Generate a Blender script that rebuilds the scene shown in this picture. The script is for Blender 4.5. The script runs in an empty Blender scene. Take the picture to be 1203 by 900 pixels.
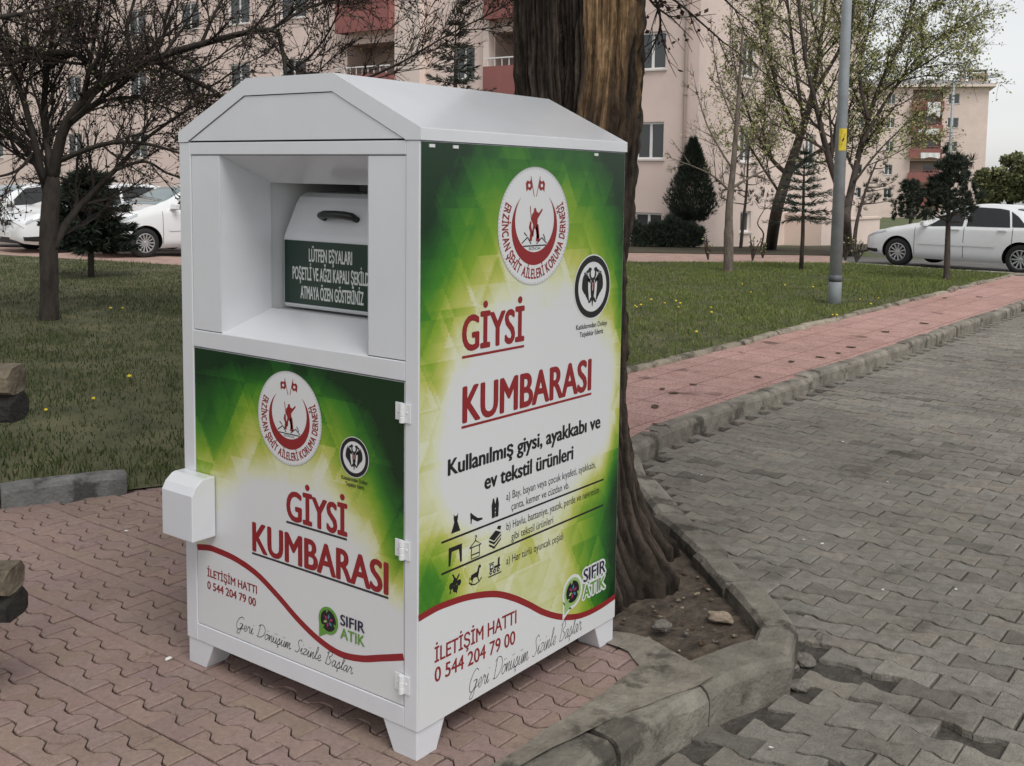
import bpy, bmesh, math, random
import numpy as np
from mathutils import Vector, Matrix, noise
C = bpy.context.scene.collection
R_ = math.radians
random.seed(7)

# ------------------------------------------------------------------ camera
F_, PX, PY = 1260.69, 660.68, 334.82           # focal length and principal point of the 1203x900 photograph
CAM = Vector((2.0604, -2.1997, 1.7)); YAW, PIT, ROL = -0.6193, 0.0964, 0.0176
fw = Vector((math.sin(YAW)*math.cos(PIT), math.cos(YAW)*math.cos(PIT), -math.sin(PIT)))
_rt = Vector((math.cos(YAW), -math.sin(YAW), 0)); _up = _rt.cross(fw)
rt = math.cos(ROL)*_rt + math.sin(ROL)*_up; up = -math.sin(ROL)*_rt + math.cos(ROL)*_up
cd = bpy.data.cameras.new('camera'); cam = bpy.data.objects.new('camera', cd); C.objects.link(cam)
cam.matrix_world = Matrix(((rt.x, up.x, -fw.x, CAM.x), (rt.y, up.y, -fw.y, CAM.y), (rt.z, up.z, -fw.z, CAM.z), (0, 0, 0, 1)))
cd.sensor_width = 36; cd.lens = F_/1203*36
cd.shift_x = -(PX-601.5)/1203; cd.shift_y = -(450-PY)/1203
cd.clip_start = 0.05; cd.clip_end = 3000
bpy.context.scene.camera = cam

# ------------------------------------------------------------------ light
SUN_EL, SUN_AZ = R_(56), R_(118)               # azimuth measured from +Y towards +X
w = bpy.data.worlds.new('World'); bpy.context.scene.world = w; w.use_nodes = True
nt = w.node_tree; bg = nt.nodes['Background']
sky = nt.nodes.new('ShaderNodeTexSky'); sky.sky_type = 'NISHITA'; sky.sun_disc = False
sky.sun_elevation = SUN_EL; sky.sun_rotation = SUN_AZ; sky.air_density = 1.0; sky.dust_density = 1.0; sky.ozone_density = 1.0
hs = nt.nodes.new('ShaderNodeHueSaturation'); hs.inputs['Saturation'].default_value = 0.10
nt.links.new(sky.outputs[0], hs.inputs['Color']); nt.links.new(hs.outputs[0], bg.inputs['Color'])
bg.inputs['Strength'].default_value = 0.11
sd = bpy.data.lights.new('sun', 'SUN'); sd.energy = 1.5; sd.angle = R_(30); sd.color = (1, .97, .93)
sun = bpy.data.objects.new('sun', sd); C.objects.link(sun); sun.location = (4, -4, 20)
sdir = Vector((math.sin(SUN_AZ)*math.cos(SUN_EL), math.cos(SUN_AZ)*math.cos(SUN_EL), math.sin(SUN_EL)))
sun.rotation_euler = sdir.to_track_quat('Z', 'Y').to_euler()
vs = bpy.context.scene.view_settings
vs.view_transform = 'Standard'; vs.look = 'None'; vs.gamma = 1; vs.use_curve_mapping = False; vs.exposure = 0.50

# ------------------------------------------------------------------ helpers
def ray(px, py): return fw + rt*((px-PX)/F_) - up*((py-PY)/F_)
def at(px, py, d): return CAM + ray(px, py)*d
def gz(x, y):
    d = (x-CAM.x)*-.58 + (y-CAM.y)*.814
    return -0.03*min(max(d-24, 0), 15) - 0.017*max(d-39, 0)
def gnd(px, py, dz=0.0):
    r = ray(px, py); z = 0
    for _ in range(12):
        t = (z+dz-CAM.z)/r.z; p = CAM + r*t; z = gz(p.x, p.y)
    return Vector((p.x, p.y, z+dz))

class MB:
    """collects polygons; several material slots"""
    def __init__(s): s.v = []; s.f = []; s.m = []
    def add(s, vs, fs, mi=0):
        o = len(s.v); s.v.extend([tuple(v) for v in vs]); s.f.extend([tuple(i+o for i in f) for f in fs]); s.m.extend([mi]*len(fs))
    def poly(s, vs, mi=0): s.add(vs, [tuple(range(len(vs)))], mi)
    def box(s, a, b, mi=0):
        x0, y0, z0 = a; x1, y1, z1 = b
        s.add([(x0,y0,z0),(x1,y0,z0),(x1,y1,z0),(x0,y1,z0),(x0,y0,z1),(x1,y0,z1),(x1,y1,z1),(x0,y1,z1)],
              [(0,3,2,1),(4,5,6,7),(0,1,5,4),(1,2,6,5),(2,3,7,6),(3,0,4,7)], mi)
    def obox(s, c, ax, ay, az, mi=0):      # oriented box: centre and three half-axis vectors
        c = Vector(c); P = []
        for k in (-1, 1):
            for (i, j) in ((-1,-1),(1,-1),(1,1),(-1,1)): P.append(c + ax*i + ay*j + az*k)
        s.add(P, [(0,3,2,1),(4,5,6,7),(0,1,5,4),(1,2,6,5),(2,3,7,6),(3,0,4,7)], mi)
    def prism(s, P, Q, mi=0):              # loops P and Q joined, capped
        n = len(P)
        s.add(list(P)+list(Q), [tuple(range(n))[::-1], tuple(range(n, 2*n))] + [(i, (i+1) % n, n+(i+1) % n, n+i) for i in range(n)], mi)
    def tube(s, pts, rad, n=6, mi=0, cap=True):
        pts = [Vector(p) for p in pts]; m = len(pts)
        if m < 2: return
        if not hasattr(rad, '__len__'): rad = [rad]*m
        o = len(s.v); ref = None
        for i, p in enumerate(pts):
            d = (pts[min(i+1, m-1)] - pts[max(i-1, 0)])
            if d.length < 1e-9: d = Vector((0, 0, 1))
            d.normalize()
            if ref is None: ref = d.orthogonal().normalized()
            a = ref - d*ref.dot(d)
            a = a.normalized() if a.length > 1e-6 else d.orthogonal().normalized()
            ref = a; b = d.cross(a); r = rad[i]
            for k in range(n):
                t = 2*math.pi*k/n
                s.v.append(tuple(p + a*(math.cos(t)*r) + b*(math.sin(t)*r)))
        for i in range(m-1):
            for k in range(n):
                k2 = (k+1) % n
                s.f.append((o+i*n+k, o+i*n+k2, o+(i+1)*n+k2, o+(i+1)*n+k)); s.m.append(mi)
        if cap:
            s.f.append(tuple(o+k for k in range(n))[::-1]); s.m.append(mi)
            s.f.append(tuple(o+(m-1)*n+k for k in range(n))); s.m.append(mi)
    def lathe(s, c, axis, prof, n=24, mi=0):  # prof: list of (radius, offset along the axis)
        axis = Vector(axis).normalized(); a = axis.orthogonal().normalized(); b = axis.cross(a); c = Vector(c); o = len(s.v)
        for r, h in prof:
            for k in range(n):
                t = 2*math.pi*k/n; s.v.append(tuple(c + axis*h + a*(r*math.cos(t)) + b*(r*math.sin(t))))
        for i in range(len(prof)-1):
            for k in range(n):
                s.f.append((o+i*n+k, o+i*n+(k+1) % n, o+(i+1)*n+(k+1) % n, o+(i+1)*n+k)); s.m.append(mi)
    def build(s, name, mats, parent=None, smooth=False, bevel=0, recalc=True):
        me = bpy.data.meshes.new(name); off = Vector((0, 0, 0))
        if parent is not None:
            q = parent
            while q is not None: off += q.location; q = q.parent
        me.from_pydata([(v[0]-off.x, v[1]-off.y, v[2]-off.z) for v in s.v], [], s.f)
        if not isinstance(mats, (list, tuple)): mats = [mats]
        for m in mats: me.materials.append(m)
        if len(mats) > 1: me.polygons.foreach_set('material_index', s.m)
        if recalc:
            bm = bmesh.new(); bm.from_mesh(me); bmesh.ops.recalc_face_normals(bm, faces=bm.faces); bm.to_mesh(me); bm.free()
        if smooth: me.polygons.foreach_set('use_smooth', [True]*len(me.polygons))
        o = bpy.data.objects.new(name, me); C.objects.link(o)
        if parent is not None: o.parent = parent
        if bevel:
            md = o.modifiers.new('bevel', 'BEVEL'); md.width = bevel; md.segments = 2; md.limit_method = 'ANGLE'; md.angle_limit = R_(40)
            md.harden_normals = False
        me.update()
        return o
def tag(o, label, cat, group=None):
    o['label'] = label; o['category'] = cat
    if group: o['group'] = group
    return o
def empty(name, loc, label, cat, group=None):
    o = bpy.data.objects.new(name, None); C.objects.link(o); o.location = loc; o.empty_display_size = .2
    return tag(o, label, cat, group)
def struct(o): o['kind'] = 'structure'; return o
def stuff(o): o['kind'] = 'stuff'; return o
def copy_tree(o, parent=None):
    c = o.copy(); C.objects.link(c)
    if parent is not None: c.parent = parent
    for ch in [q for q in bpy.data.objects if q.parent == o]: copy_tree(ch, c)
    return c

# ------------------------------------------------------------------ materials
def mat(name, col, rough=.6, var=0.0, vscale=8.0, col2=None, bump=0.0, bscale=40.0, spec=.5, metal=0.0, stretch=None, detail=6, vmin=.35, vmax=.65, tr=None, coat=0):
    m = bpy.data.materials.new(name); m.use_nodes = True; t = m.node_tree; b = t.nodes['Principled BSDF']
    b.inputs['Base Color'].default_value = (*col, 1); b.inputs['Roughness'].default_value = rough
    b.inputs['Metallic'].default_value = metal; b.inputs['Specular IOR Level'].default_value = spec
    if coat: b.inputs['Coat Weight'].default_value = coat; b.inputs['Coat Roughness'].default_value = .08
    if tr is not None: b.inputs['Transmission Weight'].default_value = tr
    g = t.nodes.new('ShaderNodeNewGeometry'); src = g.outputs['Position']
    if stretch:
        mp = t.nodes.new('ShaderNodeMapping'); mp.inputs['Scale'].default_value = stretch
        t.links.new(src, mp.inputs['Vector']); src = mp.outputs['Vector']
    if col2 is not None or var:
        n = t.nodes.new('ShaderNodeTexNoise'); n.inputs['Scale'].default_value = vscale; n.inputs['Detail'].default_value = detail; n.inputs['Roughness'].default_value = .65
        t.links.new(src, n.inputs['Vector'])
        r = t.nodes.new('ShaderNodeValToRGB'); r.color_ramp.elements[0].position = vmin; r.color_ramp.elements[1].position = vmax
        c2 = col2 if col2 is not None else tuple(min(1, c*(1+var)) for c in col)
        c1 = col if col2 is not None else tuple(c*(1-var) for c in col)
        r.color_ramp.elements[0].color = (*c1, 1); r.color_ramp.elements[1].color = (*c2, 1)
        t.links.new(n.outputs['Fac'], r.inputs['Fac']); t.links.new(r.outputs['Color'], b.inputs['Base Color'])
    if bump:
        n2 = t.nodes.new('ShaderNodeTexNoise'); n2.inputs['Scale'].default_value = bscale; n2.inputs['Detail'].default_value = 8
        t.links.new(src, n2.inputs['Vector'])
        bp = t.nodes.new('ShaderNodeBump'); bp.inputs['Strength'].default_value = min(1, bump); bp.inputs['Distance'].default_value = .02
        t.links.new(n2.outputs['Fac'], bp.inputs['Height']); t.links.new(bp.outputs['Normal'], b.inputs['Normal'])
    return m
def attr_mat(name, rough=.7, noise_amt=.25, nscale=25, bump=.3, bscale=120, spec=.3, stains=None, stretch=None, big=None):
    """base colour from the mesh's colour attribute 'col', broken up by noise"""
    m = bpy.data.materials.new(name); m.use_nodes = True; t = m.node_tree; b = t.nodes['Principled BSDF']
    b.inputs['Roughness'].default_value = rough; b.inputs['Specular IOR Level'].default_value = spec
    a = t.nodes.new('ShaderNodeAttribute'); a.attribute_name = 'col'; cur = a.outputs['Color']
    g = t.nodes.new('ShaderNodeNewGeometry'); src = g.outputs['Position']
    if stretch:
        mp = t.nodes.new('ShaderNodeMapping'); mp.inputs['Scale'].default_value = stretch
        t.links.new(src, mp.inputs['Vector']); src = mp.outputs['Vector']
    def mulnoise(cur, scale, lo, hi, p0=.3, p1=.7, detail=6):
        n = t.nodes.new('ShaderNodeTexNoise'); n.inputs['Scale'].default_value = scale; n.inputs['Detail'].default_value = detail; n.inputs['Roughness'].default_value = .7
        t.links.new(src, n.inputs['Vector'])
        r = t.nodes.new('ShaderNodeValToRGB'); r.color_ramp.elements[0].position = p0; r.color_ramp.elements[1].position = p1
        r.color_ramp.elements[0].color = (lo, lo, lo, 1); r.color_ramp.elements[1].color = (hi, hi, hi, 1)
        t.links.new(n.outputs['Fac'], r.inputs['Fac'])
        mx = t.nodes.new('ShaderNodeMix'); mx.data_type = 'RGBA'; mx.blend_type = 'MULTIPLY'; mx.inputs['Factor'].default_value = 1
        t.links.new(cur, mx.inputs['A']); t.links.new(r.outputs['Color'], mx.inputs['B'])
        return mx.outputs['Result']
    if noise_amt: cur = mulnoise(cur, nscale, 1-noise_amt, 1+noise_amt)
    if big: cur = mulnoise(cur, big[0], big[1], big[2], .35, .65, 4)
    if stains: cur = mulnoise(cur, stains[0], stains[1], 1, stains[2], stains[2]+.07, 5)
    t.links.new(cur, b.inputs['Base Color'])
    if bump:
        n2 = t.nodes.new('ShaderNodeTexNoise'); n2.inputs['Scale'].default_value = bscale; n2.inputs['Detail'].default_value = 8
        t.links.new(src, n2.inputs['Vector'])
        bp = t.nodes.new('ShaderNodeBump'); bp.inputs['Strength'].default_value = bump; bp.inputs['Distance'].default_value = .01
        t.links.new(n2.outputs['Fac'], bp.inputs['Height']); t.links.new(bp.outputs['Normal'], b.inputs['Normal'])
    return m
def set_cols(o, cols):                       # one colour per face
    me = o.data; a = me.color_attributes.new('col', 'FLOAT_COLOR', 'CORNER')
    tot = np.empty(len(me.polygons), np.int32); me.polygons.foreach_get('loop_total', tot)
    a.data.foreach_set('color', np.repeat(np.c_[np.asarray(cols, np.float32), np.ones(len(cols), np.float32)], tot, axis=0).ravel())
def set_vcols(o, cols):                      # one colour per vertex
    me = o.data; a = me.color_attributes.new('col', 'FLOAT_COLOR', 'POINT')
    a.data.foreach_set('color', np.c_[np.asarray(cols, np.float32), np.ones(len(cols), np.float32)].ravel())

M = {}
M['white'] = mat('white powder coat', (.68,.695,.725), .20, .03, 3.0, bump=.05, bscale=4.5, coat=.3)
M['white_in'] = mat('white inner sheet', (.62,.63,.64), .35)
M['dark'] = mat('dark interior', (.02,.02,.02), .8)
M['blackp'] = mat('black plastic', (.012,.012,.013), .35)
M['green_sign'] = mat('dark green sign', (.010,.032,.020), .3)
M['sign_white'] = mat('sign lettering white', (.62,.64,.62), .4)
M['print_white'] = mat('print white', (.68,.69,.70), .3)
M['print_red'] = mat('print red', (.26,.018,.022), .3)
M['print_black'] = mat('print black', (.012,.012,.014), .3)
M['print_navy'] = mat('print navy', (.015,.015,.045), .3)
M['print_green'] = mat('print green', (.12,.30,.05), .3)
M['print_lime'] = mat('print pale green', (.30,.46,.16), .3)
M['print_magenta'] = mat('print magenta', (.35,.03,.12), .3)
M['print_cyan'] = mat('print blue', (.05,.22,.30), .3)
M['print_grey'] = mat('print grey', (.45,.45,.45), .3)
M['ink'] = mat('print ink grey', (.03,.03,.035), .3)
M['panel'] = attr_mat('printed green panel', .26, .0, bump=.0, spec=.45)
M['galv'] = mat('galvanised hinge', (.72,.73,.74), .35)
M['bark'] = mat('dark bark', (.032,.025,.020), .9, .5, 10, bump=1, bscale=30, stretch=(1,1,.3))
M['bark_grey'] = mat('grey young bark', (.13,.105,.085), .9, .4, 12, bump=.8, bscale=40, stretch=(1,1,.4))
M['bark_brown'] = mat('brown bark', (.055,.042,.034), .9, .4, 10, bump=.8, bscale=30, stretch=(1,1,.4))
M['concrete'] = attr_mat('weathered kerb concrete', .9, .3, 9, .8, 60, .2, stains=(3.1, .45, .40), big=(1.3, .75, 1.2))
M['soil'] = mat('damp soil with litter', (.045,.033,.024), .95, .0, 14, (.12,.095,.07), 1, 35)
M['wood_pale'] = mat('weathered pale timber', (.34,.28,.19), .85, .0, 20, (.10,.08,.05), .6, 40, stretch=(1,1,1))
M['wood_black'] = mat('plain dark timber', (.016,.014,.012), .85, .4, 20, bump=.6, bscale=60)
M['post_grey'] = mat('grey painted lamp post', (.30,.33,.35), .45, .12, 5, bump=.1, bscale=60)
M['post_dark'] = mat('dark post foot', (.09,.10,.11), .6, .2, 8)
M['yellow'] = mat('yellow sticker', (.62,.47,.03), .5, .2, 30)

# ------------------------------------------------------------------ the setting: ground
gm = MB(); N = 90
xs = [-420 + 840*i/N for i in range(N+1)]; xs = sorted(set([round(x*abs(x)/420, 3) for x in xs])); ys = sorted(set([round(-60 + 760*(j/N)**2, 3) for j in range(N+1)]))
for y in ys:
    for x in xs:
        d = (x-CAM.x)*-.58 + (y-CAM.y)*.814
        k = min(max((d-27)/5, 0), 1)
        gm.v.append((x, y, gz(x, y) - .3 + .28*k))
nx = len(xs)
for j in range(len(ys)-1):
    for i in range(nx-1):
        gm.f.append((j*nx+i, j*nx+i+1, (j+1)*nx+i+1, (j+1)*nx+i)); gm.m.append(0)
M['far_grass'] = mat('far lawn', (.060,.085,.028), .95, .0, .35, (.115,.125,.055), .4, 12)
struct(gm.build('ground', M['far_grass']))

def in_poly(x, y, P):
    c = False; j = len(P)-1
    for i in range(len(P)):
        if ((P[i][1] > y) != (P[j][1] > y)) and (x < (P[j][0]-P[i][0])*(y-P[i][1])/(P[j][1]-P[i][1]+1e-12)+P[i][0]): c = not c
        j = i
    return c
def flat(name, P, z, m):
    b = MB(); b.poly([(x, y, z) for x, y in P]); o = b.build(name, m, recalc=False)
    bm = bmesh.new(); bm.from_mesh(o.data); bmesh.ops.triangulate(bm, faces=bm.faces)
    for f in bm.faces:
        f.normal_update()
        if f.normal.z < 0: f.normal_flip()
    bm.to_mesh(o.data); bm.free()
    return struct(o)
def strip(name, A, B, dz, m, sub=8):
    b = MB()
    def dens(L):
        out = []
        for i in range(len(L)-1):
            for k in range(sub):
                t = k/sub; out.append((L[i][0]*(1-t)+L[i+1][0]*t, L[i][1]*(1-t)+L[i+1][1]*t))
        return out+[L[-1]]
    A, B = dens(A), dens(B)
    for i in range(len(A)-1):
        q = [A[i], A[i+1], B[i+1], B[i]]; b.poly([(x, y, gz(x, y)+dz) for x, y in q])
    return struct(b.build(name, m))

# --- paver patterns: interlocking dog-bone blocks, one mesh per paved surface
def wave_f(u, L):        # flat - ramp - flat trapezoid, period L, -1 at the paver's ends, +1 in its middle
    t = (u/L) % 1.0; t = abs(t-.5)*2             # 1 at the ends, 0 in the middle
    return max(-1, min(1, (0.5-t)/.2))
def pavers(name, x0, x1, y0, y1, L, H, amp, gap, z, m, inside, colf, tilt=.004, every=0, jit=.0, drop=None, seed=1, warp=None, clip=None):
    rnd = random.Random(seed); b = MB(); cols = []
    nrow = int((y1-y0)/H)
    for r in range(nrow):
        def sgn(k): return 0 if (every and k % every == 0) else (1 if k % 2 == 0 else -1)
        s0, s1 = sgn(r), sgn(r+1)
        xo = x0 + (L/2 if r % 2 else 0); ph = x0
        for c in range(-1, int((x1-x0)/L)+1):
            a = xo + c*L; cx, cy = a+L/2, y0+(r+.5)*H
            if not inside(cx, cy): continue
            if drop and drop(cx, cy, rnd): continue
            us = [0, .17, .33, .5, .67, .83, 1]
            lo = []; hi = []
            for u in us:
                X = a + u*L; uu = min(max(X, a+gap), a+L-gap)
                lo.append((uu, y0 + r*H + s0*amp*wave_f(X-ph, L) + gap)); hi.append((uu, y0 + (r+1)*H + s1*amp*wave_f(X-ph, L) - gap))
            loop = lo + hi[::-1]
            if clip:
                xm, ym = clip(cx, cy)
                if a+gap > xm-.01 or y0+r*H > ym-.01: continue
                loop = [(min(X, xm), min(Y, ym)) for X, Y in loop]
            jx, jy = rnd.uniform(-jit, jit), rnd.uniform(-jit, jit); ja = rnd.uniform(-jit, jit)*3
            dz = rnd.gauss(0, tilt); tx = rnd.gauss(0, tilt*4); ty = rnd.gauss(0, tilt*4)
            if warp: dz += warp(cx, cy)
            top = []; bot = []; ins = []
            for (X, Y) in loop:
                ex, ey = X-cx, Y-cy; X2 = cx+ex-ja*ey+jx; Y2 = cy+ey+ja*ex+jy; zz = z+dz+ex*tx+ey*ty
                bot.append((X2, Y2, zz-.03)); ins.append((X2, Y2, zz-.004))
                k = .004/max(math.hypot(ex, ey), .01); top.append((X2-ex*k*1.2, Y2-ey*k*1.2, zz))
            n = len(loop); o = len(b.v); b.v.extend(top+ins+bot)
            b.f.append(tuple(o+i for i in range(n))); b.m.append(0)
            for q in (0, n):
                for i in range(n):
                    b.f.append((o+q+(i+1) % n, o+q+i, o+q+n+i, o+q+n+(i+1) % n)); b.m.append(0)
            cc = colf(cx, cy, rnd); cols.extend([cc]*(1+2*n))
    o = b.build(name, m, recalc=False); set_cols(o, cols); return struct(o)

KERB = [(.36,-4.0), (.40,.46), (.475,.93), (.57,1.36), (.50,1.62), (.17,1.93), (-.14,2.22), (-.55,2.62), (-1.05,3.1), (-1.45,3.55), (-1.58,4.1), (-1.58,22.5)]
M['plaza'] = attr_mat('rose printed paving slabs', .85, .16, 45, .5, 160, .25, big=(.9, .88, 1.08), stains=(6.5, .72, .33))
M['road'] = attr_mat('grey interlocking road pavers', .88, .25, 22, .7, 110, .25, big=(.6, .80, 1.12), stains=(2.3, .68, .34))
M['joint'] = mat('dark joint dirt', (.030,.020,.017), .95, .4, 30, bump=.8, bscale=60)
M['roadbed'] = mat('road joint dirt', (.045,.04,.034), .95, .0, 12, (.095,.085,.072), .9, 45)

flat('plaza_bed', [(-5.0,-4), (.34,-4), (.38,.46), (.34,1.0), (.05,1.12), (-.9,1.3), (-.9,2.3), (-3.0,2.3), (-3.0,1.25), (-3.1,1.02), (-3.36,.47), (-3.8,-.7)], -.016, M['joint'])
def lawn_x(y): return float(np.interp(y, [-4,-.70,.47,1.02,1.3], [-5.0,-3.75,-3.31,-3.06,-3.0]))
def plaza_in(x, y):
    if x < lawn_x(y)-.03 or x > .28 or y < -3.9: return False
    if y > 1.12 and x > -.95: return False
    return y < 2.28
def plaza_col(x, y, r):
    k = r.uniform(.92, 1.07); return (.285*k, .205*k*r.uniform(.97, 1.03), .178*k*r.uniform(.95, 1.05))
pavers('plaza_paving', -5.13, .42, -3.98, 2.35, .1725, .0825, .0165, .0034, 0.0, M['plaza'], plaza_in, plaza_col, tilt=.0012, every=4, seed=3, clip=lambda x, y: (.196, 1.07 if x > -.95 else 2.27))

# printed slab grooves are shallow, every second joint is a real slab gap: dark line strips are left to the bed below
road_o = flat('road', [(-1.62,-8), (14,-8), (14,70), (-1.62,70)], -.150, M['roadbed'])
def kerb_x(y):
    for i in range(len(KERB)-1):
        (xa, ya), (xb, yb) = KERB[i], KERB[i+1]
        if ya <= y <= yb and yb > ya: return xa+(xb-xa)*(y-ya)/(yb-ya)
    return -1.58
def road_in(x, y): return x > kerb_x(y)+.085 and y > -3.5
def road_col(x, y, r):
    k = r.uniform(.88, 1.10); w_ = r.uniform(-.04, .06)
    if r.random() < .05: k *= .72
    return (.222*k*(1+w_*.5), .206*k, .178*k*(1-w_*.5))
def road_drop(x, y, r):
    d = math.hypot(x-.85, y-1.25)
    if d < .40 and r.random() < .02: return True
    if math.hypot(x-1.20, y-1.42) < .075: return True
    return r.random() < .0015
def road_warp(x, y):
    g = math.exp(-((x-kerb_x(y)-.15)/.16)**2)*(-.02) if y < 2.2 else 0
    return g + .006*noise.noise(Vector((x*.9, y*.9, 0)))
pavers('road_paving', -1.7, 7.5, -3.4, 22.4, .215, .118, .0125, .0035, -.120, M['road'], road_in, road_col, tilt=.0018, jit=.003, drop=road_drop, seed=5, warp=road_warp)

# pink sidewalk
def slab_mat():
    m = bpy.data.materials.new('pink cobble-print slabs'); m.use_nodes = True; t = m.node_tree; b = t.nodes['Principled BSDF']; b.inputs['Roughness'].default_value = .85; b.inputs['Specular IOR Level'].default_value = .2
    g = t.nodes.new('ShaderNodeNewGeometry')
    v = t.nodes.new('ShaderNodeTexVoronoi'); v.inputs['Scale'].default_value = 26; v.feature = 'DISTANCE_TO_EDGE'; t.links.new(g.outputs['Position'], v.inputs['Vector'])
    r = t.nodes.new('ShaderNodeValToRGB'); r.color_ramp.elements[0].position = .02; r.color_ramp.elements[1].position = .12
    r.color_ramp.elements[0].color = (.38,.235,.21,1); r.color_ramp.elements[1].color = (.54,.35,.315,1); t.links.new(v.outputs['Distance'], r.inputs['Fac'])
    br = t.nodes.new('ShaderNodeTexBrick'); br.offset = 0; br.inputs['Scale'].default_value = 1; br.inputs['Brick Width'].default_value = .45; br.inputs['Row Height'].default_value = .45
    br.inputs['Mortar Size'].default_value = .006; br.inputs['Color1'].default_value = (1,1,1,1); br.inputs['Color2'].default_value = (.88,.9,.9,1); br.inputs['Mortar'].default_value = (.45,.4,.4,1)
    t.links.new(g.outputs['Position'], br.inputs['Vector'])
    mx = t.nodes.new('ShaderNodeMix'); mx.data_type = 'RGBA'; mx.blend_type = 'MULTIPLY'; mx.inputs['Factor'].default_value = 1
    t.links.new(r.outputs['Color'], mx.inputs['A']); t.links.new(br.outputs['Color'], mx.inputs['B']); cur = mx.outputs['Result']
    for sc, p0, p1, lo in ((1.7, .30, .36, .42), (5, .25, .6, .82), (.5, .3, .7, .85)):
        n = t.nodes.new('ShaderNodeTexNoise'); n.inputs['Scale'].default_value = sc; n.inputs['Detail'].default_value = 6; t.links.new(g.outputs['Position'], n.inputs['Vector'])
        r2 = t.nodes.new('ShaderNodeValToRGB'); r2.color_ramp.elements[0].position = p0; r2.color_ramp.elements[1].position = p1
        r2.color_ramp.elements[0].color = (lo, lo*.95, lo*.92, 1); r2.color_ramp.elements[1].color = (1,1,1,1); t.links.new(n.outputs['Fac'], r2.inputs['Fac'])
        m2 = t.nodes.new('ShaderNodeMix'); m2.data_type = 'RGBA'; m2.blend_type = 'MULTIPLY'; m2.inputs['Factor'].default_value = 1
        t.links.new(cur, m2.inputs['A']); t.links.new(r2.outputs['Color'], m2.inputs['B']); cur = m2.outputs['Result']
    t.links.new(cur, b.inputs['Base Color'])
    bp = t.nodes.new('ShaderNodeBump'); bp.inputs['Strength'].default_value = .4; bp.inputs['Distance'].default_value = .006
    t.links.new(r.outputs['Color'], bp.inputs['Height']); t.links.new(bp.outputs['Normal'], b.inputs['Normal'])
    return m
M['slab'] = slab_mat()
flat('sidewalk', [(-3.0,2.28), (-1.0,2.28), (-1.03,2.98), (-1.12,3.10), (-1.51,3.56), (-1.66,4.1), (-1.62,20.2), (-3.0,20.2)], -.004, M['slab'])
PIT = ([(-1.0,1.2), (-.1,1.06), (.40,1.02), (.52,1.36), (.45,1.6), (-.55,2.55), (-1.0,3.05)])
def soil_pit():
    b = MB(); n = 70; X0, X1, Y0, Y1 = -1.05, .56, 1.0, 3.1
    for j in range(n+1):
        for i in range(n+1):
            x, y = X0+(X1-X0)*i/n, Y0+(Y1-Y0)*j/n
            b.v.append((x, y, -.062+.018*noise.noise(Vector((x*4, y*4, 1)))+.010*noise.noise(Vector((x*15, y*15, 2)))+.006*noise.noise(Vector((x*40, y*40, 3)))))
    for j in range(n):
        for i in range(n):
            x, y = X0+(X1-X0)*(i+.5)/n, Y0+(Y1-Y0)*(j+.5)/n
            if in_poly(x, y, [(-1.04,1.15), (-.1,1.0), (.44,.95), (.53,1.36), (.46,1.64), (-.56,2.56), (-1.02,2.99), (-1.06,2.99)]): b.f.append((j*(n+1)+i, j*(n+1)+i+1, (j+1)*(n+1)+i+1, (j+1)*(n+1)+i)); b.m.append(0)
    struct(b.build('tree_pit', M['soil'], recalc=False))
soil_pit()

# kerbs
def kerb_run(name, path, width, ztop, zbot, side=1, seed=1, lens=(.55,.95), chip=.012, col=(.235,.215,.18)):
    rnd = random.Random(seed); b = MB(); cols = []
    P = [Vector((x, y, 0)) for x, y in path]
    for i in range(len(P)-1):
        a, c = P[i], P[i+1]; d = (c-a); L = d.length; d.normalize(); nrm = Vector((-d.y, d.x, 0))*side
        s = 0
        while s < L-1e-6:
            l = min(rnd.uniform(*lens), L-s)
            if L-s-l < .25: l = L-s
            g = .004; n = max(3, int(l/.09)); prof_n = 7
            k = rnd.uniform(.82, 1.15); kc = tuple(q*k for q in col)
            dz = rnd.gauss(0, .006); yaw = rnd.gauss(0, .004)
            o = len(b.v)
            for j in range(n+1):
                t = s+g+(l-2*g)*j/n; e = .012 if j in (0, n) else 0
                p = a + d*t
                bx = yaw*(j-n/2)
                sec = [(0, zbot), (0, ztop-.035), (.010, ztop-.012), (.030, ztop), (width-.02, ztop), (width, ztop-.02), (width, zbot)]
                for (wx, zz) in sec:
                    q = p + nrm*(wx+bx); nn = noise.noise(Vector((q.x*7, q.y*7, zz*9+seed)))
                    n3 = noise.noise(Vector((q.x*22, q.y*22, zz*25)))
                    off = (nn*chip + n3*chip*.5)
                    qq = q + nrm*(off*(1 if wx < width/2 else -1)); zz2 = zz + (off*.6+dz-e*.6 if zz > zbot else 0)
                    b.v.append((qq.x, qq.y, zz2))
            for j in range(n):
                for q in range(prof_n-1):
                    b.f.append((o+j*prof_n+q, o+(j+1)*prof_n+q, o+(j+1)*prof_n+q+1, o+j*prof_n+q+1)); b.m.append(0); cols.append(kc)
            b.f.append(tuple(o+q for q in range(prof_n))); b.m.append(0); cols.append(kc)
            b.f.append(tuple(o+n*prof_n+q for q in range(prof_n))[::-1]); b.m.append(0); cols.append(kc)
            s += l
    ob = b.build(name, M['concrete'], recalc=True); set_cols(ob, cols); return struct(ob)
kerb_run('road_kerb', KERB[3:], .15, .008, -.18, 1, 4, (.9,1.5), .007)
kerb_run('corner_kerb', KERB[:4], .20, .012, -.20, 1, 9, (.8,1.2), .016, (.20,.185,.155))
kerb_run('lawn_kerb', [(-2.94,1.62), (-2.94,20.3)], .10, .035, -.1, 1, 6, (.7,1.0), .014, (.26,.23,.18))
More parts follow.
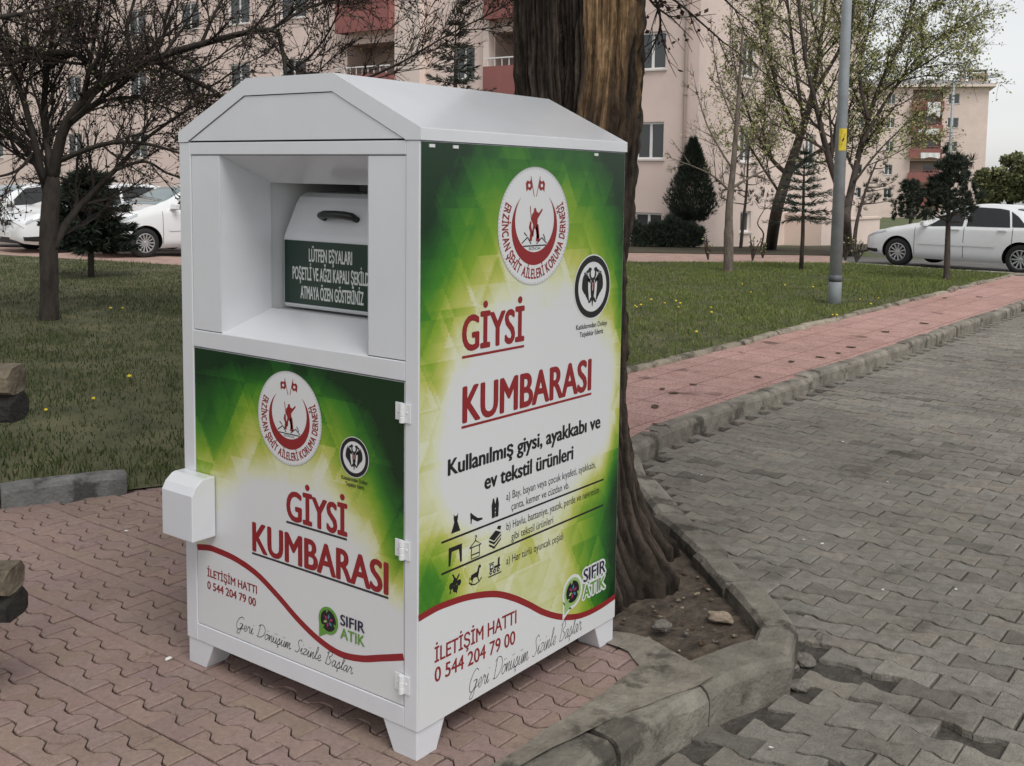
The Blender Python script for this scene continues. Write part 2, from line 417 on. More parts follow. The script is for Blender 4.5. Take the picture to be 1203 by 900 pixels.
kerb_run('upright_kerb', [(-3.75,-.70), (-3.31,.47), (-3.06,1.02)], .10, .125, -.1, 1, 8, (.62,.9), .003, (.17,.17,.165))
# broken concrete apron round the corner
ap = [(-.08,1.09), (.02,1.15), (.10,1.15), (.30,1.08), (.44,1.02), (.43,.93), (.33,.60), (.27,.30), (.22,-.2), (.20,-2.5), (.17,-2.5), (.185,-.1), (.195,.40), (.20,.70), (.19,.93), (.10,1.0), (-.06,1.02)]
def apron():
    b = MB(); b.poly([(x, y, .0) for x, y in ap]); bm = bmesh.new(); o = b.build('concrete_apron', M['concrete'], recalc=False)
    bm.from_mesh(o.data); bmesh.ops.triangulate(bm, faces=bm.faces)
    for _ in range(4): bmesh.ops.subdivide_edges(bm, edges=[e for e in bm.edges if e.calc_length() > .06], cuts=1, use_grid_fill=True)
    bmesh.ops.triangulate(bm, faces=bm.faces)
    for v in bm.verts: v.co.z = .007 + .006*noise.noise(Vector((v.co.x*8, v.co.y*8, 3))) + .003*noise.noise(Vector((v.co.x*30, v.co.y*30, 3)))
    for f in bm.faces:
        f.normal_update()
        if f.normal.z < 0: f.normal_flip()
    bm.to_mesh(o.data); bm.free(); set_cols(o, [(.205,.185,.155)]*len(o.data.polygons)); struct(o)
apron()

# lawns, paths, yard
LAWN = [(-3.05,-6), (-3.05,2.3), (-3.04,20.45), (-6.45,20.7), (-10.1,17.3), (-15.4,9.95), (-19.9,8.9), (-40,4.1), (-40,-6)]
LAWN2 = [(-3.16,-.6) if i == 0 else p for i, p in enumerate(LAWN)]
LAWN = [(-4.6,-6), (-3.85,-.70), (-3.40,.50), (-3.08,1.05), (-2.98,1.25)] + LAWN[1:]
M['lawn'] = mat('lawn soil and thatch', (.055,.058,.024), .95, .0, 2.2, (.125,.12,.058), .9, 60)
flat('lawn', LAWN, .012, M['lawn'])
M['path'] = mat('pale pink path', (.36,.245,.205), .9, .18, 3, bump=.3, bscale=80)
M['yard'] = mat('parking yard pavers', (.20,.165,.15), .9, .2, 2, bump=.4, bscale=60)
strip('garden_path', [(-40,4.1), (-19.9,8.9), (-15.4,9.95), (-10.1,17.3), (-6.45,20.7)], [(-42,6.2), (-21.0,10.4), (-16.7,11.3), (-12.4,21.2), (-8.4,24.6)], .006, M['path'])
strip('parking_yard', [(-42,6.2), (-21.0,10.4), (-16.7,11.3), (-13.2,19.4)], [(-60,24), (-30,25.4), (-22,25.6), (-16.5,25.8)], -.01, M['yard'])
M['bed'] = mat('planting bed soil', (.055,.038,.028), .95, .0, 3, (.06,.062,.03), .8, 40)
strip('planting_bed', [(-16.5,25.8), (-13.0,19.9), (-12.4,21.2), (-8.4,24.6)], [(-17,27.6), (-14.2,27.6), (-13.0,30.0), (-11.5,40)], .02, M['bed'])
M['asphalt'] = mat('side road asphalt', (.12,.115,.108), .9, .2, 2, bump=.4, bscale=90)
strip('side_road', [(-8.6,20.75), (-6.45,20.75), (-3.04,20.5), (20,20.5)], [(-8.6,26.5), (-6.45,26.5), (-3.04,26.5), (20,26.5)], -.060, M['asphalt'])
kerb_run('side_road_kerb', [(-6.4,20.62), (-3.0,20.45), (-1.6,20.45)], .12, .03, -.2, 1, 12, (.7,1.0), .01, (.30,.27,.23))

# grass blades and dandelions
def grass(name, n, xr, yr, inside, hmin, hmax, wid, cols, seed, dens=None):
    r = np.random.default_rng(seed); V = []; Fc = []; Cc = []
    X = r.uniform(*xr, n*2); Y = r.uniform(*yr, n*2); k = 0
    for x, y in zip(X, Y):
        if k >= n: break
        if not inside(x, y): continue
        nn = noise.noise(Vector((x*.7, y*.7, 1.3)))*.5 + noise.noise(Vector((x*2.3, y*2.3, 5)))*.5
        if dens and r.random() > dens(x, y, nn): continue
        h = r.uniform(hmin, hmax)*(1+nn*.8); a = r.uniform(0, 6.283); le = r.uniform(0, .8)*h; b = r.uniform(0, 6.283); ww = wid*r.uniform(.6, 1.4)
        o = len(V); ca, sa = math.cos(a)*ww, math.sin(a)*ww; lx, ly = math.cos(b)*le, math.sin(b)*le
        V += [(x-ca, y-sa, .008), (x+ca, y+sa, .008), (x+lx*.4+ca*.6, y+ly*.4+sa*.6, .008+h*.6), (x+lx*.4-ca*.6, y+ly*.4-sa*.6, .008+h*.6), (x+lx, y+ly, .008+h*.9)]
        Fc += [(o, o+1, o+2, o+3), (o+3, o+2, o+4)]
        t = min(max(.5+nn*.9+r.normal(0, .22), 0), 1); c = np.array(cols[0])*(1-t)+np.array(cols[1])*t
        if r.random() < .10: c = np.array(cols[2])
        Cc += [c, c]; k += 1
    me = bpy.data.meshes.new(name); me.from_pydata(V, [], Fc); me.materials.append(M['blade']); o = bpy.data.objects.new(name, me); C.objects.link(o); set_cols(o, Cc); return stuff(o)
M['blade'] = attr_mat('grass blades', .7, 0, bump=0, spec=.25)
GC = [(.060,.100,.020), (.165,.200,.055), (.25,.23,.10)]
lawn_in = lambda x, y: in_poly(x, y, LAWN)
def vis_right(x, y): return in_poly(x, y, LAWN) and (x-CAM.x)*.814+(y-CAM.y)*.58 > ((x-CAM.x)*-.58+(y-CAM.y)*.814)*.03
def vis_mid(x, y):
    d = (x-CAM.x)*-.58+(y-CAM.y)*.814; l = (x-CAM.x)*.814+(y-CAM.y)*.58; q = l/max(d, .1)
    return in_poly(x, y, LAWN) and (-.30 <= q <= .03 or -.9 < q <= -.62)
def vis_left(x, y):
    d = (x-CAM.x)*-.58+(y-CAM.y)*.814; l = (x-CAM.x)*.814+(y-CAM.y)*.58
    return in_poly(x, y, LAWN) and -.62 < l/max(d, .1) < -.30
grass('grass', 95000, (-12,-3.0), (5,20.7), vis_right, .02, .060, .005, GC, 1, lambda x, y, n: .8+n)
grass('grass', 90000, (-20,-3.0), (-2,20), vis_mid, .022, .065, .0065, GC, 3, lambda x, y, n: min(1, .25+1.2/(1+.02*((x-CAM.x)**2+(y-CAM.y)**2)))*(.8+n))
grass('grass', 130000, (-19,-3.0), (-.6,10), vis_left, .018, .06, .0045, [(.024,.042,.012),(.066,.088,.028),(.12,.11,.05)], 2, lambda x, y, n: min(1, .25+1.2/(1+.03*((x-CAM.x)**2+(y-CAM.y)**2)))*(.8+n))  # left blades: tree shade painted in as darker greens

# ------------------------------------------------------------------ printing: lettering, emblems, pictograms
_cap = {}
def glyphs(txt, off=0.0, shear=0.0, space=1.0):
    cu = bpy.data.curves.new('t', 'FONT'); cu.body = txt; cu.size = 1; cu.offset = off; cu.shear = shear; cu.space_character = space; cu.resolution_u = 4
    ob = bpy.data.objects.new('t', cu); C.objects.link(ob)
    dg = bpy.context.evaluated_depsgraph_get(); me = bpy.data.meshes.new_from_object(ob.evaluated_get(dg))
    V = [(v.co.x, v.co.y) for v in me.vertices]; Fc = [tuple(p.vertices) for p in me.polygons]
    bpy.data.objects.remove(ob); bpy.data.curves.remove(cu); bpy.data.meshes.remove(me)
    return V, Fc
def cap_h():
    if 'c' not in _cap:
        V, _ = glyphs('H'); _cap['c'] = max(v[1] for v in V)-min(v[1] for v in V)
    return _cap['c']
class Face:
    """a printed face: maps (u, v, height above the face) to the world"""
    def __init__(s, fn): s.fn = fn
    def text(s, b, txt, u0, v0, width, cap, h, off=0.0, mi=0, v1=None, shear=0):
        V, Fc = glyphs(txt, 0, shear); x0 = min(v[0] for v in V); x1 = max(v[0] for v in V); k = width/(x1-x0); kv = cap/cap_h()
        if off > .004:
            V0 = V; V = []; F0 = Fc; Fc = []; e = off*1.75
            for q, (dx, dy) in enumerate(((-e,0),(e,0),(-e*.4,-e*.45),(e*.4,e*.45),(e*.5,-e*.4),(-e*.5,e*.4))):
                o = len(V); V += [(x+dx, y+dy, q) for x, y in V0]; Fc += [tuple(i+o for i in f) for f in F0]
            b.add([s.fn(u0+(x-x0)*k, v0+y*kv+((v1-v0)*(x-x0)/(x1-x0) if v1 is not None else 0), h+q*.00007) for x, y, q in V], Fc, mi); return
        b.add([s.fn(u0+(x-x0)*k, v0+y*kv+((v1-v0)*(x-x0)/(x1-x0) if v1 is not None else 0), h) for x, y in V], Fc, mi)
    def poly(s, b, P, h, mi=0, cu=0, cv=0, su=1, sv=None):
        sv = su if sv is None else sv
        b.poly([s.fn(cu+x*su, cv+y*sv, h) for x, y in P], mi)
    def disc(s, b, cu, cv, r, h, mi=0, n=48):
        b.poly([s.fn(cu+r*math.cos(2*math.pi*i/n), cv+r*math.sin(2*math.pi*i/n), h) for i in range(n)], mi)
    def ring(s, b, cu, cv, r0, r1, h, mi=0, n=64):
        for i in range(n):
            a, c = 2*math.pi*i/n, 2*math.pi*(i+1)/n
            b.poly([s.fn(cu+r*math.cos(t), cv+r*math.sin(t), h) for r, t in ((r0,a),(r1,a),(r1,c),(r0,c))], mi)
    def line(s, b, P, wd, h, mi=0):
        L = []; Rr = []
        for i, p in enumerate(P):
            q0 = P[max(i-1, 0)]; q1 = P[min(i+1, len(P)-1)]; dx, dy = q1[0]-q0[0], q1[1]-q0[1]; l = math.hypot(dx, dy) or 1
            ww = (wd[i] if hasattr(wd, '__len__') else wd)/2
            L.append((p[0]-dy/l*ww, p[1]+dx/l*ww)); Rr.append((p[0]+dy/l*ww, p[1]-dx/l*ww))
        for i in range(len(P)-1):
            b.poly([s.fn(*q, h) for q in (L[i], Rr[i], Rr[i+1], L[i+1])], mi)
    def arc_text(s, b, txt, cu, cv, r, a0, a1, cap, h, off=0, mi=0, wk=.9):
        """letters along the lower arc, from angle a0 counter-clockwise to a1 (degrees), bottoms outward"""
        adv = []; G = []
        for ch in txt:
            if ch == ' ': adv.append(.30); G.append(None); continue
            V, Fc = glyphs(ch, 0); x0 = min(v[0] for v in V); x1 = max(v[0] for v in V); adv.append(x1-x0+.10); G.append((V, Fc, x0, x1))
        tot = sum(adv); pos = 0; kv = cap/cap_h()
        kx = abs(R_(a1-a0))*r/tot
        for ch, ad, g in zip(txt, adv, G):
            mid = pos+ad/2; pos += ad
            if g is None: continue
            t = R_(a0+(a1-a0)*mid/tot); V, Fc, x0, x1 = g
            ex, ey = -math.sin(t), math.cos(t)      # along reading direction (counter-clockwise)
            ux, uy = -math.cos(t), -math.sin(t)     # letter's up points to the centre
            pu, pv = cu+r*math.cos(t), cv+r*math.sin(t)
            for q, (dx, dy) in enumerate(((-off,-off*.6),(off,off*.6),(off,-off*.6),(-off,off*.6))):
                b.add([s.fn(pu+ex*(x+dx-(x0+x1)/2)*kx*wk+ux*(y+dy)*kv, pv+ey*(x+dx-(x0+x1)/2)*kx*wk+uy*(y+dy)*kv, h+q*.00007) for x, y in V], Fc, mi)
def catmull(P, sub=6):
    out = []
    for i in range(len(P)-1):
        p0, p1, p2, p3 = P[max(i-1, 0)], P[i], P[i+1], P[min(i+2, len(P)-1)]
        for k in range(sub):
            t = k/sub
            out.append(tuple(.5*(2*b+(c-a)*t+(2*a-5*b+4*c-d)*t*t+(3*b-a-3*c+d)*t**3) for a, b, c, d in zip(p0, p1, p2, p3)))
    return out+[tuple(P[-1])]
# a slanted handwriting, x-height 1; each letter: strokes and advance
HAND = {
 'G': ([[(1.5,1.9),(1.1,2.2),(.5,1.8),(.15,.9),(.4,.05),(1.0,.1),(1.35,.7),(1.4,1.0)],[(.8,1.0),(1.5,1.0),(1.3,.2),(1.0,-.7),(.5,-.6),(.9,.0),(1.7,.3)]],1.75),
 'e': ([[(0,.3),(.5,.5),(.65,.85),(.4,1.0),(.15,.5),(.4,0),(.85,.3)]],.8),
 'r': ([[(0,.3),(.2,.95),(.3,1.1),(.4,.85),(.6,.9),(.55,.3),(.75,0),(.95,.3)]],.85),
 'i': ([[(0,.3),(.25,1.0),(.2,.2),(.4,0),(.6,.3)],[(.3,1.45),(.36,1.55)]],.58),
 'D': ([[(.4,2.1),(.35,1.0),(.3,0)],[(0,.1),(.6,0),(1.3,.4),(1.6,1.2),(1.2,2.0),(.5,2.15),(.1,1.8)]],1.7),
 'o': ([[(.45,1.0),(.1,.6),(.2,.05),(.55,.1),(.7,.6),(.45,1.0),(.65,.9),(.95,.9)]],.85),
 'n': ([[(0,.3),(.15,1.0),(.15,0),(.4,.85),(.6,.95),(.6,.2),(.75,0),(.95,.3)]],.88),
 'u': ([[(0,.4),(.15,1.0),(.15,.2),(.35,0),(.6,.4),(.7,1.0),(.68,.2),(.82,0),(1.0,.3)]],.92),
 's': ([[(0,.2),(.4,1.1),(.45,.7),(.6,.3),(.3,0),(.1,.1),(.5,.05),(.85,.3)]],.78),
 'm': ([[(0,.3),(.15,1.0),(.15,0),(.35,.85),(.5,.95),(.5,0),(.75,.85),(.9,.95),(.9,.2),(1.05,0),(1.3,.3)]],1.2),
 'S': ([[(1.2,1.9),(.9,2.2),(.5,1.8),(.7,1.2),(.95,.6),(.6,0),(.1,.2)]],1.2),
 'z': ([[(0,.9),(.3,1.05),(.65,.95),(.3,.5),(.1,.05),(.5,.1),(.85,.25)]],.8),
 'l': ([[(0,.3),(.4,1.3),(.45,2.0),(.25,2.0),(.2,1.0),(.25,.1),(.6,.3)]],.55),
 'B': ([[(.4,2.0),(.3,1.0),(.2,0)],[(.1,1.8),(.7,2.2),(1.1,1.7),(.6,1.15),(1.15,.7),(.8,.05),(.1,.1)]],1.35),
 'a': ([[(.6,.9),(.3,1.0),(.05,.5),(.2,0),(.5,.3),(.65,1.0),(.62,.2),(.78,0),(.95,.3)]],.9)}
def hand(face, b, txt, u0, v0, width, xh, wd, h, mi=0, v1=None):
    S = []; x = 0
    for ch in txt:
        base = {'ö':'o','ü':'u','ş':'s'}.get(ch, ch)
        if ch == ' ': x += .75; continue
        st, ad = HAND[base]
        for p in st: S.append([(x+a, c) for a, c in p])
        if ch in 'öü': S += [[(x+.25,1.45),(x+.27,1.6)], [(x+.6,1.45),(x+.62,1.6)]]
        if ch == 'ş': S.append([(x+.3,0),(x+.25,-.25),(x+.42,-.35),(x+.25,-.55)])
        x += ad
    k = width/x
    for p in S:
        q = catmull([(u0+(a+c*.28)*k, v0+c*xh+((v1-v0)*a/x if v1 is not None else 0)) for a, c in p], 5)
        face.line(b, q, wd, h, mi)
def emblem(face, name, parent, cu, cv, r, h):
    b = MB(); k = r
    face.disc(b, cu, cv, r, h, 0, 64)
    for i in range(90):                          # dotted rim
        t = 2*math.pi*i/90
        face.disc(b, cu+r*.965*math.cos(t), cv+r*.965*math.sin(t), r*.013, h+.0004, 2, 6)
    face.ring(b, cu, cv, r*.985, r*1.0, h+.0004, 2)
    P = []                                       # crescent, open at the top
    for i in range(41):
        t = R_(128+ (412-128)*i/40); P.append((.64*math.cos(t), .64*math.sin(t)-.02))
    for i in range(41):
        t = R_(404+(136-404)*i/40); P.append((.545*math.cos(t), .545*math.sin(t)+.105))
    n = len(P)//2
    for i in range(n-1):
        face.poly(b, [P[i], P[i+1], P[2*n-2-i], P[2*n-1-i]], h+.0004, 1, cu, cv, k)
    face.arc_text(b, 'ERZİNCAN ŞEHİT AİLELERİ KORUMA DERNEĞİ', cu, cv, r*.89, 152, 388, r*.165, h+.0004, .030, 1, .86)
    for sx in (-1, 1):                           # two crossed flags
        face.line(b, [(cu+sx*r*.03, cv+r*.50), (cu+sx*r*.13, cv+r*.84)], r*.016, h+.0005, 1)
        P = catmull([(sx*.12,.80),(sx*.17,.75),(sx*.22,.77),(sx*.27,.72)], 4)+catmull([(sx*.25,.58),(sx*.20,.62),(sx*.15,.60),(sx*.09,.65)], 4)
        face.poly(b, P, h+.0005, 1, cu, cv, k); face.disc(b, cu+sx*r*.175, cv+r*.685, r*.032, h+.0008, 0, 12)
    # group of figures on a rock
    figs = [[(-.09,-.16),(-.05,.02),(-.10,.10),(-.09,.20),(-.04,.24),(-.03,.30),(.02,.31),(.04,.25),(.10,.22),(.20,.30),(.21,.27),(.11,.16),(.07,.12),(.07,0),(.12,-.20),(.06,-.22),(.02,-.05),(-.02,-.04),(-.04,-.18)],
            [(-.15,-.24),(-.13,-.10),(-.17,-.02),(-.14,.08),(-.10,.08),(-.10,-.02),(-.06,-.10),(-.08,-.25)],
            [(.03,-.26),(.05,-.12),(.02,-.04),(.06,.04),(.10,.02),(.12,-.10),(.14,-.26)]]
    for f in figs: face.poly(b, f, h+.0006, 1, cu, cv, k)
    face.line(b, [(cu-r*.10, cv+r*.10), (cu-r*.14, cv+r*.34)], r*.018, h+.0006, 1)
    for a, c in (((-.36,-.28),(-.20,-.18)),((-.20,-.18),(-.10,-.30)),((.05,-.30),(.20,-.20)),((.20,-.20),(.34,-.30)),((-.32,-.33),(.32,-.33)),((-.30,-.10),(-.22,-.16)),((.24,-.14),(.30,-.24))):
        face.line(b, [(cu+a[0]*r, cv+a[1]*r), (cu+c[0]*r, cv+c[1]*r)], r*.022, h+.0006, 3)
    face.text(b, 'ERZİNCAN', cu-r*.16, cv-r*.40, r*.32, r*.045, h+.0006, 0, 3)
    o = b.build(name, [M['print_white'], M['print_red'], M['print_grey'], M['ink']], parent, recalc=False); return o
def eagle(face, name, parent, cu, cv, r, h):
    b = MB(); face.disc(b, cu, cv, r*1.04, h, 0); face.ring(b, cu, cv, r*.80, r, h+.0004, 1)
    k = r
    def sym(P):
        for sx in (1, -1): face.poly(b, [(x*sx, y) for x, y in P], h+.0005, 1, cu, cv, k)
    sym([(0,.30),(.07,.22),(.12,.05),(.10,-.20),(.05,-.42),(.02,-.62),(0,-.64)])
    sym([(.02,.28),(.10,.34),(.12,.48),(.06,.56),(.10,.62),(.22,.62),(.32,.50),(.34,.42),(.24,.46),(.20,.52),(.20,.36),(.10,.20)])
    sym([(.12,.22),(.30,.34),(.44,.30),(.40,.24),(.24,.18),(.12,.10)])
    for sx in (1, -1):
        for i in range(4):
            P = catmull([(.14+.05*i,.22+.06*i), (.27+.075*i,.26+.03*i), (.30+.085*i,.02), (.25+.075*i,-.28+.05*i), (.20+.06*i,-.50+.09*i)], 5); n = len(P)
            face.line(b, [(cu+sx*x*k, cv+y*k) for x, y in P], [k*(.035+.055*math.sin(math.pi*j/(n-1))) for j in range(n)], h+.0005+.00004*i, 1)
        P = catmull([(.20,.50),(.33,.52),(.40,.44),(.46,.47),(.48,.40)], 4); face.line(b, [(cu+sx*x*k, cv+y*k) for x, y in P], k*.035, h+.0006, 1)
    sym([(.06,-.30),(.16,-.40),(.20,-.52),(.12,-.50),(.04,-.42)])
    face.poly(b, [(-.07,.10),(0,.16),(.07,.10),(.05,-.06),(0,-.14),(-.05,-.06)], h+.0008, 2, cu, cv, k)
    face.line(b, [(cu, cv+r*.14), (cu, cv-r*.12)], r*.02, h+.0010, 0)
    return b.build(name, [M['print_white'], M['print_black'], M['print_red']], parent, recalc=False)
def zero_waste(face, name, parent, cu, cv, r, h, u0, v_top, v_bot, width, cap, halo):
    b = MB()
    if halo:
        face.disc(b, cu, cv, r*1.22, h, 0, 40)
        face.poly(b, [(-1.15,-.4),(-.1,-1.15),(-1.15,-1.75)], h, 0, cu, cv, r)
        for dx, dy in ((-.007,0),(.007,0),(0,.007),(0,-.007),(.005,.005),(-.005,.005),(.005,-.005),(-.005,-.005)):
            e = .00001*(dx*700+dy*1900)
            face.text(b, 'SIFIR', u0+dx, v_top+dy, width, cap, h+.0001+e, .022, 0); face.text(b, 'ATIK', u0+dx, v_bot+dy, width, cap, h+.0001+e, .022, 0)
    face.disc(b, cu, cv, r, h+.0004, 1, 40)
    face.poly(b, [(-.95,-.3),(-.1,-.95),(-.95,-1.4)], h+.00035, 1, cu, cv, r)
    face.disc(b, cu, cv, r*.78, h+.0007, 2, 30)
    for i in range(3):                              # chasing arrows notched into the dark disc
        t = R_(90+120*i); P = [(.70*math.cos(t), .70*math.sin(t)), (.92*math.cos(t+.28), .92*math.sin(t+.28)), (.55*math.cos(t+.34), .55*math.sin(t+.34))]
        face.poly(b, P, h+.0010, 1, cu, cv, r)
    for i, mi in enumerate((3, 4, 3, 5, 3, 4)):
        t = R_(60*i+20); P = [(.08*math.cos(t), .08*math.sin(t)), (.32*math.cos(t-.35), .32*math.sin(t-.35)), (.52*math.cos(t), .52*math.sin(t)), (.32*math.cos(t+.35), .32*math.sin(t+.35))]
        face.poly(b, P, h+.0010, mi, cu, cv, r)
    face.text(b, 'SIFIR', u0, v_top, width, cap, h+.0009, .012, 6); face.text(b, 'ATIK', u0, v_bot, width, cap, h+.0009, .012, 7)
    return b.build(name, [M['print_white'], M['print_green'] if not halo else M['print_lime'], M['print_black'], M['print_magenta'], M['print_cyan'], M['print_lime'], M['print_navy'], M['print_green']], parent, recalc=False)
RAMP = [(0,(.67,.68,.69)), (.12,(.66,.675,.47)), (.28,(.48,.50,.12)), (.48,(.22,.36,.03)), (.74,(.055,.215,.018)), (1.0,(.018,.110,.016)), (1.35,(.005,.030,.010))]
def ramp(g):
    for (a, ca), (b, cb) in zip(RAMP, RAMP[1:]):
        if g <= b:
            t = max(0, (g-a)/(b-a)); return tuple(x*(1-t)+y*t for x, y in zip(ca, cb))
    return RAMP[-1][1]
def sst(a, b, x):
    t = min(max((x-a)/(b-a), 0), 1); return t*t*(3-2*t)
def facet(u, v, c, seed, n=1.0):
    u, v = u/c, v/c/.866; x = u-v*.5; i, j = math.floor(x), math.floor(v); k = 1 if (x-i)+(v-j) > 1 else 0
    return random.Random((i*7349+j*9151+k*31+seed*77).__int__()).uniform(-1, 1)*n
def printed_sheet(name, parent, fn, u0, u1, v0, v1, green, wavef, h):
    nu, nv = int((u1-u0)/.0062), int((v1-v0)/.0062); b = MB(); cols = []
    for j in range(nv+1):
        for i in range(nu+1): b.v.append(tuple(fn(u0+(u1-u0)*i/nu, v0+(v1-v0)*j/nv, h)))
    for j in range(nv):
        for i in range(nu):
            b.f.append((j*(nu+1)+i, j*(nu+1)+i+1, (j+1)*(nu+1)+i+1, (j+1)*(nu+1)+i)); b.m.append(0)
            u = u0+(u1-u0)*(i+.5)/nu; v = v0+(v1-v0)*(j+.5)/nv
            if v < wavef(u): cols.append((.67,.68,.69)); continue
            g = green((u-u0)/(u1-u0), (v-v0)/(v1-v0))
            if g > .02: g += (facet(u, v, .17, 1, .095)+facet(u+.3, v, .10, 2, .06)+facet(u, v+.1, .055, 3, .025))*min(1, g*2.6+.22)
            cols.append(ramp(max(g, 0)))
    # close the sheet's rim so that it has a thickness
    o = len(b.v); R4 = [(u0,v0),(u1,v0),(u1,v1),(u0,v1)]
    b.v += [tuple(fn(u, v, h)) for u, v in R4]+[tuple(fn(u, v, h-.0018)) for u, v in R4]
    for i in range(4): b.f.append((o+i, o+(i+1) % 4, o+4+(i+1) % 4, o+4+i)); b.m.append(0); cols.append((.75,.75,.75))
    ob = b.build(name, M['panel'], parent, recalc=False); set_cols(ob, cols); return ob

# ------------------------------------------------------------------ the clothing bin
W, D = 1.095, 1.064
ZB, ZS, ZE, ZA = .092, 1.806, 1.841, 2.0046
BIN = empty('clothing_donation_bin', (-.55, .53, 0), 'white metal clothes donation bin with green printed panels on the pink paving', 'donation bin')
b = MB(); t_ = .02
b.box((-W, 0, ZB), (-1.036, .05, ZS)); b.box((-.052, 0, ZB), (0, .05, ZS))                 # front posts
b.box((-1.036, .0005, 1.766), (-.052, .05, ZS)); b.box((-1.036, .0005, 1.124), (-.052, .05, 1.1805)); b.box((-1.036, .0005, ZB), (-.052, .05, .153))
b.box((-W, .05, ZB), (-W+.012, D, ZS)); b.box((-.012, .05, ZB), (0, D, ZS))                # sides
b.box((-W+.012, D-.012, ZB), (-.012, D, ZS)); b.box((-W+.012, .05, ZB), (-.012, D-.012, ZB+.012))
b.box((-W+.012, .05, ZS-.02), (-.012, D-.012, ZS-.005))
b.build('body', M['white'], BIN, bevel=.0025)
b = MB()
for x0, x1 in ((-1.0335, -.887), (-.204, -.0545)):
    b = MB(); b.box((x0, .0035, 1.183), (x1, .012, 1.7635)); b.build('front_panel', M['white'], BIN, bevel=.0015)
# backing that shows dark in the seams
b = MB(); b.box((-1.036, .014, 1.1805), (-.887, .018, 1.766)); b.box((-.204, .014, 1.1805), (-.052, .018, 1.766)); b.box((-1.036, .020, .153), (-.052, .024, 1.124))
b.build('seam_backing', M['dark'], BIN)
# chute mouth
XL, XR = -.885, -.206
b = MB()
def quad(P, mi=0): b.poly(P, mi)
quad([(XL,.004,1.764),(XL,.21,1.677),(XL,.21,1.248),(XL,.004,1.1805)]); quad([(XR,.004,1.764),(XR,.004,1.1805),(XR,.21,1.248),(XR,.21,1.677)])
quad([(XL,.004,1.764),(XR,.004,1.764),(XR,.21,1.677),(XL,.21,1.677)]); quad([(XL,.004,1.1805),(XL,.21,1.248),(XR,.21,1.248),(XR,.004,1.1805)])
b.build('chute_mouth', M['white'], BIN)
b = MB()
q0 = .21; q1 = .62
quad([(XL-.004,q0,1.69),(XL-.004,q1,1.69),(XL-.004,q1,1.2),(XL-.004,q0,1.2)]); quad([(XR+.004,q0,1.69),(XR+.004,q0,1.2),(XR+.004,q1,1.2),(XR+.004,q1,1.69)])
quad([(XL,q0,1.681),(XR,q0,1.681),(XR,q1,1.681),(XL,q1,1.681)]); quad([(XL,q0,1.244),(XL,q1,1.244),(XR,q1,1.244),(XR,q0,1.244)]); quad([(XL,q1,1.69),(XR,q1,1.69),(XR,q1,1.2),(XL,q1,1.2)])
b.build('inner_chute', M['white_in'], BIN)
HX0, HX1 = -.864, -.226
prof = [(.252,1.253),(.246,1.262),(.246,1.492),(.252,1.507),(.300,1.606),(.316,1.630),(.345,1.645),(.50,1.652),(.50,1.253)]
b = MB(); b.prism([(HX0, y, z) for y, z in prof], [(HX1, y, z) for y, z in prof])
hatch = b.build('hatch', M['white'], BIN, bevel=.004)
b = MB(); b.box((-.857, .2435, 1.268), (-.232, .2455, 1.484)); sign = b.build('sign', M['green_sign'], hatch)
SF = Face(lambda u, v, h: (u, .2435-h, v))
b = MB()
SF.text(b, 'LÜTFEN EŞYALARI', -.732, 1.416, .207, .042, .0006, .021)
SF.text(b, 'POŞETLİ VE AĞZI KAPALI ŞEKİLDE', -.815, 1.352, .380, .042, .0006, .021)
SF.text(b, 'ATMAYA ÖZEN GÖSTERİNİZ', -.775, 1.288, .303, .042, .0006, .021)
b.build('sign_lettering', M['sign_white'], hatch, recalc=False)
b = MB(); n_ = Vector((0, -.45*2, .45)).normalized(); n_ = Vector((0, -(1.600-1.507), .300-.252)).normalized(); c0 = Vector((-.613, .279, 1.560)); ax = Vector((1,0,0))
pts = [c0+ax*-.078, c0+ax*-.074+n_*.026, c0+ax*-.045+n_*.036, c0+n_*.038, c0+ax*.045+n_*.036, c0+ax*.074+n_*.026, c0+ax*.078]
b.tube(pts, [.010,.013,.0135,.0135,.0135,.013,.010], 10)
b.build('handle', M['blackp'], hatch, smooth=True)
# roof
b = MB(); e = .004
sec = [(-W-.001,ZS+.001),(-W-.001,ZE),(-.740,ZA),(-.345,ZA),(.006,ZE),(.006,ZS+.001)]
ins = [(-1.046,ZS+.0015),(-1.046,ZS+.0035),(-.752,1.951),(-.349,1.951),(-.054,ZS+.0035),(-.054,ZS+.0015)]
y0, y1 = -.0025, D+.004
n = len(sec)
b.add([(x, y0, z) for x, z in sec]+[(x, y1, z) for x, z in sec], [(i, (i+1) % n, n+(i+1) % n, n+i) for i in range(n-1)]+[tuple(range(n, 2*n))])
b.add([(x, y0, z) for x, z in sec]+[(x, y0, z) for x, z in ins], [(i, (i+1) % n, n+(i+1) % n, n+i) for i in range(n-1)])
b.add([(x, y0, z) for x, z in ins]+[(x, y0+.012, z) for x, z in ins], [(i, (i+1) % n, n+(i+1) % n, n+i) for i in range(n-1)])
roof = b.build('roof', M['white'], BIN, bevel=.003)
b = MB(); g_ = .0025
sm = [(-1.046+.010, ZS+.005), (-.752+.001, 1.951-g_), (-.349-.001, 1.951-g_), (-.054-.010, ZS+.005)]
b.prism([(x, y0+.0035, z) for x, z in sm], [(x, y0+.010, z) for x, z in sm]); b.build('gable_panel', M['white'], roof, bevel=.0012)
